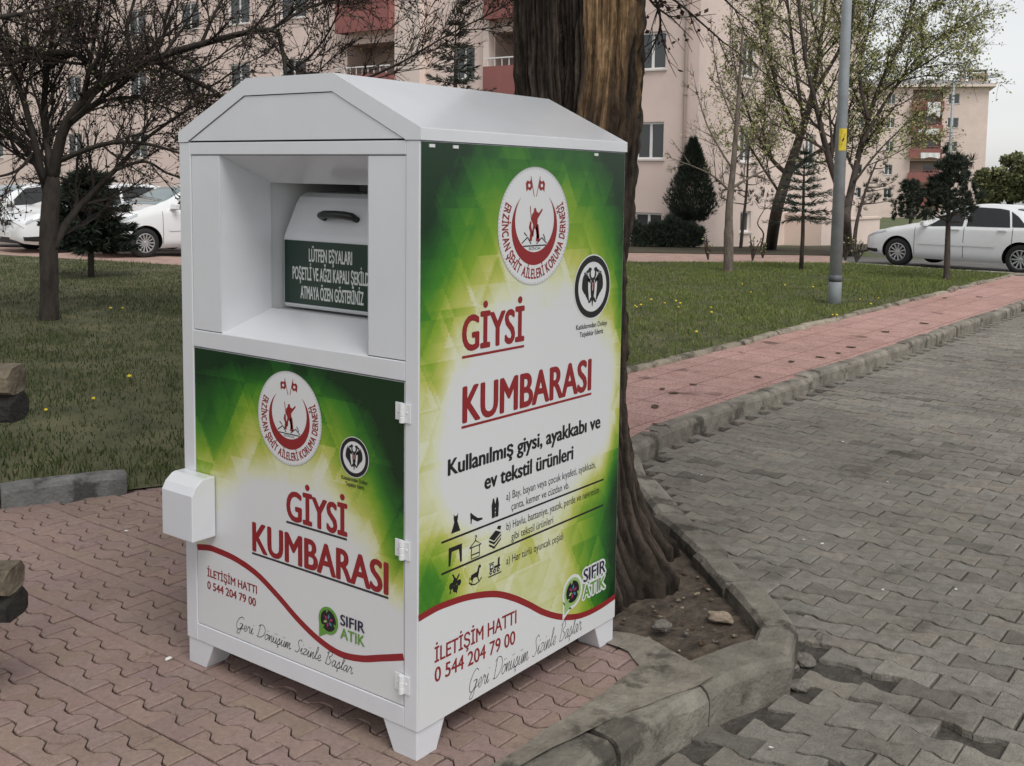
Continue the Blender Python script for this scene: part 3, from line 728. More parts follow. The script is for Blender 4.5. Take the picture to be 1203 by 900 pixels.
# legs: tapered boots under each corner
def leg(cx, cy, sx, sy):
    b = MB(); i_ = .004
    top = [(0,0),(sx*.138,0),(sx*.138,sy*.123),(0,sy*.123)]; bot = [(0,0),(sx*.094,0),(sx*.094,sy*.086),(0,sy*.086)]
    b.prism([(cx+sx*i_+x, cy+sy*i_+y, 0.0) for x, y in bot], [(cx+sx*i_+x, cy+sy*i_+y, ZB-.0015) for x, y in top])
    b.build('leg', M['white'], BIN, bevel=.003)
for cx, cy, sx, sy in ((0,0,-1,1), (-W,0,1,1), (0,D,-1,-1), (-W,D,1,-1)): leg(cx, cy, sx, sy)
# door with its print
FR = Face(lambda u, v, h: (u, .003-h, v))
def wave_curve(P):
    Q = catmull(P, 8)
    def f(u):
        for (a, va), (c, vc) in zip(Q, Q[1:]):
            if a <= u <= c: return va+(vc-va)*(u-a)/(c-a+1e-9)
        return Q[0][1] if u < Q[0][0] else Q[-1][1]
    return Q, f
DW, dwf = wave_curve([(-1.0335,.424),(-.98,.434),(-.936,.436),(-.827,.428),(-.719,.402),(-.617,.354),(-.517,.299),(-.421,.259),(-.327,.240),(-.235,.250),(-.149,.276),(-.0572,.305)])
b = MB(); b.box((-1.0335,.005,.1555), (-.057,.019,1.1205)); door = b.build('door', M['white'], BIN)
def green_front(s, t):
    g = .95*sst(.46, 1.02, t)**1.1 + .38*sst(.88, 1, t)
    g += .55*sst(.34, 0, s)*sst(.30, .72, t) + .70*sst(.62, 1.0, s)*sst(.28, .74, t)
    g += .45*sst(.84, 1.0, s)*sst(.22, .45, t) + .22*sst(.14, 0, s)*sst(.55,.25,t) + .30*sst(.7, 1, s)*sst(.8, 1, t)
    return g-.08
printed_sheet('printed_panel', door, lambda u, v, h: (u, .003-h, v), -1.0325, -.058, .1565, 1.1195, green_front, dwf, 0)
b = MB(); FR.line(b, DW, .021, .0004); b.build('red_wave', M['print_red'], door, recalc=False)
emblem(FR, 'association_emblem', door, -.553, .944, .150, .0008); eagle(FR, 'eagle_emblem', door, -.262, .868, .060, .0008)
b = MB()
FR.text(b, 'GİYSİ', -.566, .618, .270, .092, .0006, .022); FR.text(b, 'KUMBARASI', -.735, .478, .612, .094, .0006, .022)
FR.text(b, 'İLETİŞİM HATTI', -.979, .334, .260, .027, .0006, .014); FR.text(b, '0 544 204 79 00', -.980, .290, .255, .027, .0006, .014)
FR.line(b, [(-.570,.608),(-.294,.608)], .007, .0006, 1); FR.line(b, [(-.741,.468),(-.119,.468)], .007, .0006, 1)
FR.text(b, 'Katkılarından Dolayı', -.317, .793, .110, .012, .0006, .006, 1); FR.text(b, 'Teşekkür Ederiz', -.300, .776, .080, .012, .0006, .006, 1)
b.build('lettering', [M['print_red'], M['ink']], door, recalc=False)
b = MB(); hand(FR, b, 'Geri Dönüşüm Sizinle Başlar', -.833, .190, .560, .021, .0022, .0006); b.build('handwriting', M['ink'], door, recalc=False)
zero_waste(FR, 'recycling_logo', door, -.377, .332, .044, .0008, -.322, .334, .292, .104, .033, False)
for z in (1.035, .632, .228):
    b = MB(); b.box((-.086, -.0045, z-.024), (-.058, -.0012, z+.027)); b.box((-.053, -.0045, z-.030), (-.028, -.0005, z+.024))
    b.lathe((-.0555, -.008, z-.030), (0,0,1), [(0,0),(.0085,0),(.0085,.017),(.007,.018),(.007,.019),(.0085,.020),(.0085,.036),(.007,.037),(.007,.038),(.0085,.039),(.0085,.056),(0,.056)], 12)
    for xx in (-.074, -.040): b.lathe((xx, -.0045, z), (0,-1,0), [(.0045,0),(.004,.0015),(0,.002)], 8)
    b.build('hinge', M['galv'], door, bevel=.0008)
# padlock cover on the door's free edge
b = MB(); prof = [(.0,.486),(-.092,.486),(-.092,.642),(-.078,.668),(-.052,.690),(-.040,.693),(.0,.693)]
b.prism([(-1.092, y-.0005, z) for y, z in prof], [(-.926, y-.0005, z) for y, z in prof]); b.build('lock_cover', M['white'], BIN, bevel=.003)
# printed side
SD = Face(lambda u, v, h: (.0022+h, u, v))
SW, swf = wave_curve([(.002,.437),(.055,.442),(.108,.443),(.224,.432),(.347,.403),(.44,.362),(.526,.312),(.61,.258),(.702,.212),(.79,.182),(.869,.168),(.96,.165),(1.058,.172)])
def green_side(s, t):
    g = .90*sst(.60, 1.02, t)**1.2 + .28*sst(.90, 1, t)*(.4+1.2*abs(s-.45))
    g += .50*sst(.36, 0, s)*sst(.46, .82, t) + .55*sst(.72, 1.0, s)*sst(.50, .82, t)
    g += .26*sst(.16, 0, s)*sst(.28, .5, t) + .30*sst(.92, 1, s)*sst(.2, .3, t)
    lo = sst(.44, .22, t)
    g += lo*(.58*sst(.28, 0, s) + .80*sst(.60, 1.0, s)) + .25*sst(.36, .24, t)
    g += .36*sst(.88, 1.0, s)*sst(.55,.34,t)
    return g-.07
side = printed_sheet('side_panel', BIN, lambda u, v, h: (.0022+h, u, v), .003, 1.058, .094, 1.803, green_side, swf, 0)
b = MB(); SD.line(b, SW, .0205, .0004); b.build('red_wave', M['print_red'], side, recalc=False)
emblem(SD, 'association_emblem', side, .530, 1.556, .188, .0008); eagle(SD, 'eagle_emblem', side, .866, 1.339, .108, .0008)
b = MB()
SD.text(b, 'GİYSİ', .186, 1.195, .293, .102, .0006, .022); SD.text(b, 'KUMBARASI', .191, .979, .675, .106, .0006, .022)
SD.text(b, 'İLETİŞİM HATTI', .072, .279, .390, .044, .0006, .010, v1=.270); SD.text(b, '0 544 204 79 00', .073, .218, .384, .044, .0006, .010, v1=.203)
SD.line(b, [(.183,.965),(.873,.963)], .008, .0006); SD.line(b, [(.183,1.176),(.483,1.176)], .008, .0006)
SD.text(b, 'Kullanılmış giysi, ayakkabı ve', .126, .832, .806, .047, .0006, .022, 1); SD.text(b, 'ev tekstil ürünleri', .295, .752, .472, .047, .0006, .022, 1)
SD.text(b, 'a) Bay, bayan veya çocuk kıyafeti, ayakkabı,', .402, .692, .507, .025, .0006, 0, 1); SD.text(b, 'çanta, kemer ve cüzdan vb.', .429, .653, .319, .025, .0006, 0, 1)
SD.text(b, 'b) Havlu, battaniye, yastık, perde ve nevresim', .405, .594, .530, .025, .0006, 0, 1); SD.text(b, 'gibi tekstil ürünleri', .431, .554, .226, .025, .0006, 0, 1)
SD.text(b, 'a) Her türlü oyuncak çeşidi', .406, .481, .312, .025, .0006, 0, 1)
SD.line(b, [(.098,.636),(.963,.637)], .0065, .0006, 1); SD.line(b, [(.099,.540),(.965,.542)], .0065, .0006, 1)
SD.text(b, 'Katkılarından Dolayı', .772, 1.197, .190, .017, .0006, .006, 1); SD.text(b, 'Teşekkür Ederiz', .794, 1.170, .146, .017, .0006, .006, 1)
b.build('lettering', [M['print_red'], M['print_black']], side, recalc=False)
b = MB(); hand(SD, b, 'Geri Dönüşüm Sizinle Başlar', .223, .124, .615, .030, .0022, .0006, v1=.119); b.build('handwriting', M['ink'], side, recalc=False)
zero_waste(SD, 'recycling_logo', side, .780, .277, .050, .0008, .846, .289, .229, .140, .046, True)
def pict(cu, cv, polys, lines=(), holes=()):
    b = MB()
    for P in polys: SD.poly(b, P, .0006, 0, cu, cv, 1)
    for P in lines: SD.line(b, [(cu+x, cv+y) for x, y in P], .0038, .0008, 0)
    for P in holes: SD.poly(b, P, .0010, 1, cu, cv, 1)
    b.build('pictogram', [M['print_black'], M['print_white']], side, recalc=False)
def circ(x, y, r, n=10): return [(x+r*math.cos(6.2832*i/n), y+r*math.sin(6.2832*i/n)) for i in range(n)]
pict(.161, .680, [[(-.010,.030),(-.006,.022),(.006,.022),(.010,.030),(.009,.012),(.007,.004),(.014,-.012),(.021,-.028),(-.021,-.028),(-.014,-.012),(-.007,.004),(-.009,.012)]])
pict(.257, .678, [[(-.030,.014),(-.026,.016),(-.012,.004),(.006,-.008),(.026,-.012),(.030,-.018),(.004,-.019),(-.014,-.009),(-.021,-.004),(-.024,-.020),(-.027,-.020),(-.029,0)]])
pict(.347, .682, [[(-.016,-.031),(-.018,.010),(-.012,.031),(-.006,.031),(0,.010),(-.001,-.031)],[(.016,-.031),(.018,.010),(.012,.031),(.006,.031),(0,.010),(.001,-.031)]], (), [circ(0,-.003,.0022,6), circ(0,-.015,.0022,6)])
pict(.160, .582, [[(-.030,.028),(.030,.028),(.030,.014),(-.030,.014)],[(-.030,.014),(-.016,.014),(-.019,-.004),(-.022,-.028),(-.030,-.028)],[(.030,.014),(.030,-.028),(.022,-.028),(.019,-.004),(.016,.014)]])
pict(.253, .582, [], [[(-.028,.002),(0,.020),(.028,.002),(-.028,.002)],[(0,.020),(0,.027),(.006,.030),(.003,.035),(-.003,.033)],[(-.019,.002),(-.019,-.034),(.019,-.034),(.019,.002)],[(-.019,-.022),(.019,-.022)]])
pict(.348, .586, [[(-.030,.004),(.002,.022),(.030,.010),(-.004,-.010)],[(-.030,-.001),(-.004,-.014),(.030,.005),(.030,-.001),(-.004,-.022),(-.030,-.008)],[(-.030,-.014),(-.004,-.028),(.030,-.007),(.030,-.013),(-.004,-.036),(-.030,-.020)],[(.008,.026),(.026,.018),(.030,.030),(.014,.034)]])
pict(.160, .494, [circ(0,.006,.011),circ(-.016,-.004,.011),circ(.018,-.002,.010),circ(.002,-.016,.012),[(-.004,.014),(-.014,.030),(-.009,.032),(.002,.016)],[(.006,.014),(.018,.026),(.021,.022),(.011,.010)],[(-.020,-.012),(-.026,-.026),(-.018,-.024)],[(.004,-.026),(.006,-.034),(.012,-.026)]])
pict(.254, .491, [[(-.022,-.008),(-.020,.006),(-.006,.008),(.008,.010),(.014,.026),(.022,.030),(.028,.020),(.020,.018),(.016,.002),(.012,-.012),(.004,-.006),(-.008,-.006),(-.014,-.014)],[(-.026,.002),(-.030,-.010),(-.022,-.002)]], [[(-.030,-.014),(-.018,-.024),(0,-.028),(.018,-.024),(.030,-.014)],[(-.014,-.012),(-.018,-.024)],[(.012,-.010),(.018,-.024)]])
pict(.349, .492, [[(-.026,-.006),(-.026,.012),(-.008,.012),(-.008,-.006)],[(-.004,-.006),(-.004,.002),(.026,.002),(.026,-.006)],[(.014,.002),(.014,.022),(.024,.026),(.022,.002)],[(-.030,.014),(-.004,.014),(-.004,.017),(-.030,.017)]]+[circ(x,-.014,.0075) for x in (-.020,-.002,.016)], [[(-.032,-.026),(.032,-.026)]], [[(-.022,0),(-.022,.008),(-.012,.008),(-.012,0)]]+[circ(x,-.014,.003,6) for x in (-.020,-.002,.016)])
b = MB()
for yy in (.035, .135, .86):
    b = MB(); b.box((.0022, yy, 1.788), (.0055, yy+.022, 1.797)); b.build('clip', M['galv'], side)

# ------------------------------------------------------------------ trees
def rvec(r): return Vector((r.gauss(0,1), r.gauss(0,1), r.gauss(0,1))).normalized()
class Grower:
    def __init__(s, seed, leaf=None, up=.04, wob=.16, minr=.004, sides=(7,5,4,3,3)):
        s.r = random.Random(seed); s.t = MB(); s.c = MB(); s.leaf = leaf; s.up = up; s.wob = wob; s.minr = minr; s.sides = sides
    def limb(s, pts, r0, r1, kids, lvl=0, sub=5, lens=(.9,1.4), spread=1.0, rough=.03, start=.25):
        P = catmull([tuple(p) for p in pts], sub); m = len(P)
        P = [Vector(p)+ (rvec(s.r)*rough*(r0+.03) if 0 < i < m-1 else Vector()) for i, p in enumerate(P)]
        R = [r0+(r1-r0)*(i/(m-1))**.8 for i in range(m)]
        (s.t if lvl < 1 else s.c).tube(P, R, s.sides[min(lvl, 4)], 0)
        for k in range(kids):
            t = start+(1-start)*(k+s.r.random())/kids; i = min(int(t*(m-1)), m-2); d = (P[i+1]-P[i]).normalized()
            s.grow(P[i], s.turn(d, spread), s.r.uniform(*lens)*(1.15-.45*t), max(R[i]*.5, s.minr*1.6), lvl+1)
        s.grow(P[-1], (P[-1]-P[-2]).normalized(), s.r.uniform(*lens)*.7, max(r1*.8, s.minr), lvl+1)
    def turn(s, d, spread):
        a = d.orthogonal().normalized(); a.rotate(Matrix.Rotation(s.r.uniform(0, 6.283), 3, d))
        ang = s.r.uniform(.45, 1.0)*spread
        return (d*math.cos(ang)+a*math.sin(ang)).normalized()
    kid = (0, 5, 4, 0); ratio = .55; seg = .16
    def grow(s, p, d, L, r, lvl):
        n = max(2, int(L/s.seg)); P = [p]; 
        for _ in range(n):
            d = (d + rvec(s.r)*s.wob + Vector((0,0,s.up))).normalized(); P.append(P[-1]+d*(L/n))
        R = [max(r*(1-.65*i/n), s.minr*.6) for i in range(n+1)]
        s.c.tube(P, R, s.sides[min(lvl, 4)], 0, cap=False)
        k = s.kid[lvl] if lvl < len(s.kid) else 0
        for j in range(k):
            t = .2+.8*(j+s.r.random())/k; i = min(int(t*n), n-1)
            s.grow(P[i], s.turn((P[i+1]-P[i]).normalized(), .9), L*s.ratio*s.r.uniform(.6, 1.2), max(R[i]*.6, s.minr), lvl+1)
        if s.leaf: s.leaf(s, P, lvl)
def quad_leaf(b, p, d, n_, l, w, mi):
    t = d.cross(n_); t = t.normalized() if t.length > 1e-6 else d.orthogonal().normalized()
    b.add([p, p+d*l*.5+t*w, p+d*l, p+d*l*.5-t*w], [(0,1,2,3)], mi)
def buds(dens, size, wid, weights, minlvl=2, off=.05):
    def f(g, P, lvl):
        if lvl < minlvl: return
        r = g.r
        for i in range(1, len(P)):
            k = int(dens)+(r.random() < dens-int(dens))
            for _ in range(k):
                p = P[i-1].lerp(P[i], r.random()) + rvec(r)*off*r.random()
                mi = r.choices(range(1, len(weights)+1), weights)[0]
                quad_leaf(g.c, p, rvec(r), rvec(r), size*r.uniform(.6, 1.4), size*wid*r.uniform(.6, 1.4), mi)
    return f
def tree(name, g, loc, label, cat, mats, group=None):
    o = empty(name, loc, label, cat, group)
    g.t.build('trunk', mats[0], o, smooth=True, recalc=False); g.c.build('crown', mats, o, recalc=False); return o
M['bud'] = mat('dark purple buds', (.045,.018,.018), .8); M['bud2'] = mat('brown buds', (.055,.035,.022), .8); M['yleaf'] = mat('young olive leaves', (.075,.085,.022), .7)
M['yg'] = mat('yellow green spring leaves', (.30,.305,.11), .7); M['yg2'] = mat('fresh green leaves', (.21,.245,.085), .7); M['yg3'] = mat('pale straw catkins', (.38,.35,.19), .7)
M['needle'] = mat('dark needles', (.014,.022,.013), .8); M['needle2'] = mat('deep green needles', (.024,.038,.019), .8); M['blueneedle'] = mat('blue green needles', (.035,.055,.040), .8)

# --- the old tree right behind the bin
def c_axis(y, px, d): return at(px, y, d)
def bark_stem(name, keys, parent, seed, n=300, dz=.015, wood=None, flare=None, ridge=1.0):
    """keys: (z, x, y, r) from the ground up"""
    Z = [k[0] for k in keys]; rows = int((Z[-1]-Z[0])/dz)
    b = MB(); cols = []
    for j in range(rows+1):
        z = Z[0]+(Z[-1]-Z[0])*j/rows
        cx, cy, r = (np.interp(z, Z, [k[q] for k in keys]) for q in (1, 2, 3))
        for i in range(n):
            t = 2*math.pi*i/n; ct, st_ = math.cos(t), math.sin(t)
            tw = t+z*.06+.10*noise.noise(Vector((ct*3, st_*3, z*2.2+seed)))
            v = Vector((math.cos(tw)*3.6, math.sin(tw)*3.6, z*1.1+seed))
            rd = 1-abs(noise.noise(Vector((v.x*2.9, v.y*2.9, v.z*2.3))))*4.2; rd = max(rd, -1.0); rd2 = 1-abs(noise.noise(Vector((v.x*6.5, v.y*6.5, v.z*9))))*3
            lob = noise.noise(Vector((ct*1.3, st_*1.3, z*.35+seed)))
            rr = r*(1+.10*lob) + ridge*(-.014*rd-.007*rd2+.005*noise.noise(Vector((ct*30, st_*30, z*16))))
            if flare: rr += flare(t, z)*(1+.25*math.sin(t*7+seed))
            wd = 0; nz_ = noise.noise(Vector((ct*5, st_*5, z*2.5+7)))
            if wood: wd = wood(t, z, nz_*.8+noise.noise(Vector((ct*2.2, st_*2.2, z*1.4+3))))
            if wd > 0: rr -= min(wd, 1)*ridge*(.020-.010*rd+.012*noise.noise(Vector((ct*14, st_*14, z*1.6))))
            b.v.append((cx+rr*ct, cy+rr*st_, z))
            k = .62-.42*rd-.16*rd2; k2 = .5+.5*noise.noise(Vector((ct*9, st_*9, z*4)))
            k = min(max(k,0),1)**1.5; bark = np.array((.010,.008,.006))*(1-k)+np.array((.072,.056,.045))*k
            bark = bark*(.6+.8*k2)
            if wd > 0:
                s1 = .5+.5*noise.noise(Vector((ct*26, st_*26, z*2.2))); s2 = .5+.5*noise.noise(Vector((ct*7, st_*7, z*3+9)))
                s3 = noise.noise(Vector((ct*40, st_*40, z*3.5))); wc = np.array((.47,.31,.165))*s1+np.array((.17,.10,.058))*(1-s1)
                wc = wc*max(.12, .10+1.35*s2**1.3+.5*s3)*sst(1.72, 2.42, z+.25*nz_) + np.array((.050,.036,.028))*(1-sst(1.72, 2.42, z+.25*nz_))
                m_ = min(wd*2.5, 1); bark = bark*(1-m_)+wc*m_
            cols.append(bark)
    for j in range(rows):
        for i in range(n):
            i2 = (i+1) % n; b.f.append((j*n+i, j*n+i2, (j+1)*n+i2, (j+1)*n+i)); b.m.append(0)
    b.f.append(tuple(rows*n+i for i in range(n))); b.m.append(0)
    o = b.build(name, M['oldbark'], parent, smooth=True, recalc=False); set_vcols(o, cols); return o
M['oldbark'] = attr_mat('furrowed old bark', .95, .5, 42, 1.0, 70, .12, stretch=(1,1,.45))
OT = empty('old_tree', (-.58, 1.86, 0), 'thick old tree with torn bare wood on its trunk standing behind the bin', 'tree')
def key(y, px, r, d=4.92):
    p = at(px, y, d); return (p.z, p.x, p.y, r)
to_cam = math.atan2(-fw.y, -fw.x)
def adiff(a, b): return (a-b+math.pi) % (2*math.pi)-math.pi
def woodmask(t, z, nz):
    a = adiff(t, to_cam)                        # positive = towards the left in the picture? (counter-clockwise seen from above)
    lo, hi = -.62, .95
    e = min(a-lo, hi-a)
    return max(0, min(1, e*4.5 + nz*2.2 - .35))*sst(1.2, 1.7, z)
def flare_b(t, z):
    a = adiff(t, math.atan2(-.42, .80)); a2 = adiff(t, math.atan2(-.2, -1)); a3 = adiff(t, math.atan2(1, .3))
    zz = max(z, 0)
    return (.25*math.exp(-(a/.75)**2)+.15*math.exp(-(a2/.8)**2)+.18*math.exp(-(a3/.8)**2))*math.exp(-(zz/.21)) + .055*math.exp(-zz/.6)
kb = [key(y, px, r) for y, px, r in ((0, 706, .190), (90, 704, .188), (180, 694, .198), (300, 676, .222), (450, 668, .238), (600, 668, .255))]
kb = sorted([(-.15, kb[-1][1], kb[-1][2], .31)] + kb + [(3.6, kb[0][1]+.05, kb[0][2]+.08, .195), (4.6, kb[0][1]+.15, kb[0][2]+.2, .18)])
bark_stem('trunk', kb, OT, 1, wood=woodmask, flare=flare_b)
ka = sorted([key(y, px, r, 4.86) for y, px, r in ((0, 634, .112), (90, 635, .115), (180, 642, .12), (300, 655, .12), (420, 660, .12))] + [(3.6, key(0, 629, .1, 4.86)[1]-.12, key(0, 629, .1, 4.86)[2]-.05, .10), (4.4, key(0, 629, .1, 4.86)[1]-.28, key(0, 629, .1, 4.86)[2]-.1, .10)])
bark_stem('stem', ka, OT, 5, n=120, dz=.03, ridge=.7)
g = Grower(11, buds(1.3, .06, .45, (3, 2)), up=.02, minr=.005); g.kid = (0, 5, 4, 0); g.ratio = .5
tb_ = Vector((kb[-1][1], kb[-1][2], 4.5)); ta_ = Vector((ka[-1][1], ka[-1][2], 4.3))
for (dx, dy, dz) in ((2.2,-.5,1.6), (1.2,1.9,2.2), (-.4,.6,3.2), (.8,-2.0,2.0), (2.6,1.0,2.4)):
    g.limb([tb_, tb_+Vector((dx*.4, dy*.4, dz*.55)), tb_+Vector((dx, dy, dz)), tb_+Vector((dx*1.7, dy*1.7, dz*1.25))], .12, .03, 14, 0, lens=(1.3, 2.2))
for (dx, dy, dz) in ((3.2,-2.2,1.5), (4.2,-1.2,1.8), (3.6,.4,1.5), (2.6,-3.4,1.6), (4.6,-2.8,2.2), (1.4,-3.6,1.4), (3.8,2.0,2.0)):  # unseen limbs added overhead to shade the ground near the camera
    g.limb([tb_, tb_+Vector((dx*.35, dy*.35, dz*.5)), tb_+Vector((dx*.8, dy*.8, dz)), tb_+Vector((dx*1.55, dy*1.55, dz*1.3))], .10, .03, 9, 0, lens=(1.3, 2.2))
for (dx, dy, dz) in ((-2.2,-1.0,1.4), (-1.4,1.6,2.0), (-1.0,-2.2,1.8), (-2.6,.5,2.2)):
    g.limb([ta_, ta_+Vector((dx*.4, dy*.4, dz*.55)), ta_+Vector((dx, dy, dz)), ta_+Vector((dx*1.7, dy*1.7, dz*1.25))], .075, .025, 14, 0, lens=(1.3, 2.2))
g2 = Grower(12, buds(.7, .03, .35, (3, 2), 1), up=-.05, minr=.0022, wob=.22); g2.kid = (0, 3, 2, 0); g2.seg = .07
for P in ([(752,-50),(775,-12),(800,6),(850,50)], [(754,-70),(790,-30),(835,-14),(868,16)], [(750,-40),(768,-5),(776,30),(764,62)], [(752,-30),(765,2),(790,22)]):
    g2.limb([at(x, y, 4.8+.1*i) for i, (x, y) in enumerate(P)], .009, .004, 5, 1, lens=(.16,.34))
g.c.add(g2.c.v, g2.c.f); g.c.m[-len(g2.c.m):] = g2.c.m
g.t.build('limbs', M['bark'], OT, smooth=True, recalc=False); g.c.build('crown', [M['bark'], M['bud'], M['bud2']], OT, recalc=False)

# --- budding fruit tree on the left lawn
def L_(pts, d, dd=0): return [at(x, y, d+dd*i) for i, (x, y) in enumerate(pts)]
g = Grower(21, buds(1.15, .028, .42, (5, 4, 2.4), 2, .035), up=.015, wob=.2, minr=.0042); g.kid = (0, 9, 5, 0); g.ratio = .6; g.seg = .12; g.up = .07
d0 = 12.3
base = gnd(57, 377)
g.t.tube(catmull([tuple(base+Vector((0,0,-.1))), tuple(at(58,330,d0)), tuple(at(57,280,d0)), tuple(at(60,235,d0)), tuple(at(63,205,d0))], 5), [.115]*3+[.102]*13+[.10,.09,.08,.07,.055], 10)
FL = [([(62,292),(76,266),(96,240),(135,200),(175,160),(235,120)], .075,.022,5, .12), ([(58,235),(44,195),(12,160),(-45,125)], .07,.03,9, .2), ([(62,210),(78,145),(122,98),(180,70),(242,50),(318,35),(331,58),(336,90)], .085,.030,13, -.12),
      ([(66,190),(120,170),(165,168),(212,180),(262,196)], .045,.014,6,-.2), ([(62,210),(52,130),(60,50),(75,-50)], .06,.03,9, .1), ([(52,215),(22,100),(-20,10),(-40,-40)], .055,.025,9,-.2),
      ([(122,98),(90,64),(40,66),(0,76),(-60,62)], .06,.03,10, -.15), ([(180,70),(214,88),(250,106),(262,118)], .05,.03,7,-.15), ([(236,52),(258,5),(292,-45)], .03,.018,6,.2), ([(318,35),(360,10),(410,-8),(450,-40)], .03,.016,7,.2),
      ([(334,75),(400,98),(462,78),(525,42),(592,8)], .026,.010,9,-.25), ([(135,200),(170,190),(200,205),(240,215)], .03,.012,3,.1), ([(78,150),(120,120),(160,115),(215,135)], .035,.014,10,.3), ([(40,180),(20,200),(-10,208),(-50,200)], .03,.012,3,-.2),
      ([(160,80),(150,30),(170,-30)], .035,.02,7,.2), ([(100,110),(110,50),(120,-30)], .035,.02,7,-.3), ([(335,88),(370,60),(395,20),(400,-20)], .02,.010,6,-.2)]
for P, r0, r1, k, dd in FL: g.limb(L_(P, d0, dd), r0*.8, r1*.62, int(k*1.45), 0, lens=(.6,1.15), start=.12)
tree('budding_tree', g, base, 'dark budding fruit tree with low spreading limbs left of the bin', 'tree', [M['bark'], M['bud'], M['bud2'], M['yleaf']], 'budding trees on the left lawn')
g = Grower(22, buds(1.2, .035, .42, (5, 4, 3), 2, .04), up=.015, wob=.2, minr=.0045); g.kid = (0, 9, 6, 0); g.ratio = .55
b2 = Vector((-8.6, .6, 0)); top = b2+Vector((0,0,1.6))
g.t.tube([b2+Vector((0,0,-.1)), b2+Vector((.05,0,.8)), top], [.13,.115,.11], 10)
for a in range(8):
    t = a*.785+.3; dv = Vector((math.cos(t), math.sin(t), .55))
    g.limb([top, top+dv*.8, top+dv*1.6+Vector((0,0,.3)), top+dv*2.5+Vector((0,0,.1))], .07, .02, 9, 0, lens=(.6,1.1))
tree('budding_tree', g, b2, 'dark budding fruit tree reaching in from beyond the left edge', 'tree', [M['bark'], M['bud'], M['bud2'], M['yleaf']], 'budding trees on the left lawn')

# --- spring trees on the right
def spring_tree(px, py, d, trunk, limbs, label, seed, r0, dens, lens=(1.3,2.4)):
    base = gnd(px, py); g = Grower(seed, buds(dens*2.7, .066, .36, (5, 4, 3), 2, .22), up=.035, wob=.15, minr=.0055); g.kid = (0, 7, 5, 0); g.seg = .3; g.ratio = .5
    T = [tuple(base+Vector((0,0,-.1)))]+[tuple(at(x, y, d)) for x, y in trunk]
    P = catmull(T, 5); g.t.tube(P, [r0*(1-.55*i/len(P)) for i in range(len(P))], 10)
    for i, (Q, ra, rb, k) in enumerate(limbs): g.limb(L_(Q, d, (-.25, .3, .05, -.4, .45)[i % 5]), ra*.75, rb*.8, k, 0, lens=lens)
    return tree('spring_tree', g, base, label, 'tree', [M['bark_brown'], M['yg'], M['yg2'], M['yg3']], 'trees in first leaf')
spring_tree(905, 293, 28.4, [(912,250),(925,205),(940,160),(955,110)], [([(955,110),(965,40),(975,-50)], .11,.04,9), ([(925,205),(950,185),(985,160),(1000,120)], .10,.03,7), ([(925,205),(905,185),(885,150),(868,95)], .10,.03,8),
     ([(940,160),(915,110),(900,40),(890,-30)], .09,.03,9), ([(955,110),(990,50),(1010,-20)], .09,.03,8), ([(918,230),(895,195),(880,170)], .06,.02,5), ([(945,150),(935,80),(925,0),(920,-60)], .08,.03,9)],
     'dark leaning tree in first yellow-green leaf behind the small spruce', 31, .18, 1.15)
spring_tree(995, 297, 27.5, [(993,265),(995,245)], [([(995,248),(975,190),(960,130),(945,60),(935,-30)], .15,.04,11), ([(995,248),(1003,210),(1012,170),(1030,110),(1060,40),(1085,-30)], .15,.04,12), ([(1012,170),(1040,120),(1085,60),(1128,32)], .08,.02,10),
     ([(975,190),(990,110),(1000,40),(1005,-40)], .09,.03,9), ([(1020,140),(1010,80),(1030,0),(1035,-50)], .08,.03,9), ([(1030,110),(1070,85),(1108,62)], .06,.02,7), ([(1045,75),(1075,30),(1115,-10)], .06,.02,8), ([(1003,215),(1030,180),(1060,150)], .05,.02,5)],
     'wide forked tree in first yellow-green leaf behind the lamp post', 32, .20, 1.2)
base = gnd(856, 320); g = Grower(33, buds(.12, .06, .35, (1, 1), 2, .05), up=.05, wob=.14, minr=.005); g.kid = (0, 4, 3, 0); g.seg = .2; g.ratio = .5; d = 20.8
P = catmull([tuple(base+Vector((0,0,-.1)))]+[tuple(at(x, y, d)) for x, y in ((856,275),(857,240),(861,200),(865,150),(869,90),(873,25))], 5)
g.t.tube(P, [.10]*6+[.085-.07*i/(len(P)-6) for i in range(len(P)-6)], 8)
for i, (Q, ra, k) in enumerate((([(858,225),(835,205),(800,190)], .03,5), ([(858,222),(888,205),(928,188)], .035,5), ([(861,200),(832,150),(818,105)], .025,5), ([(865,150),(846,100),(836,45)], .02,5), ([(866,130),(890,85),(905,40)], .02,5), ([(868,100),(858,60),(860,15)], .015,4), ([(862,190),(885,165),(900,150)], .018,4))):
    g.limb(L_(Q, d, (-.15,.2,.1)[i % 3]), ra, .008, k, 0, lens=(.5,.9))
tree('young_bare_tree', g, base, 'young bare tree with pale grey stem at the back of the right lawn', 'tree', [M['bark_grey'], M['yg2'], M['yg']])

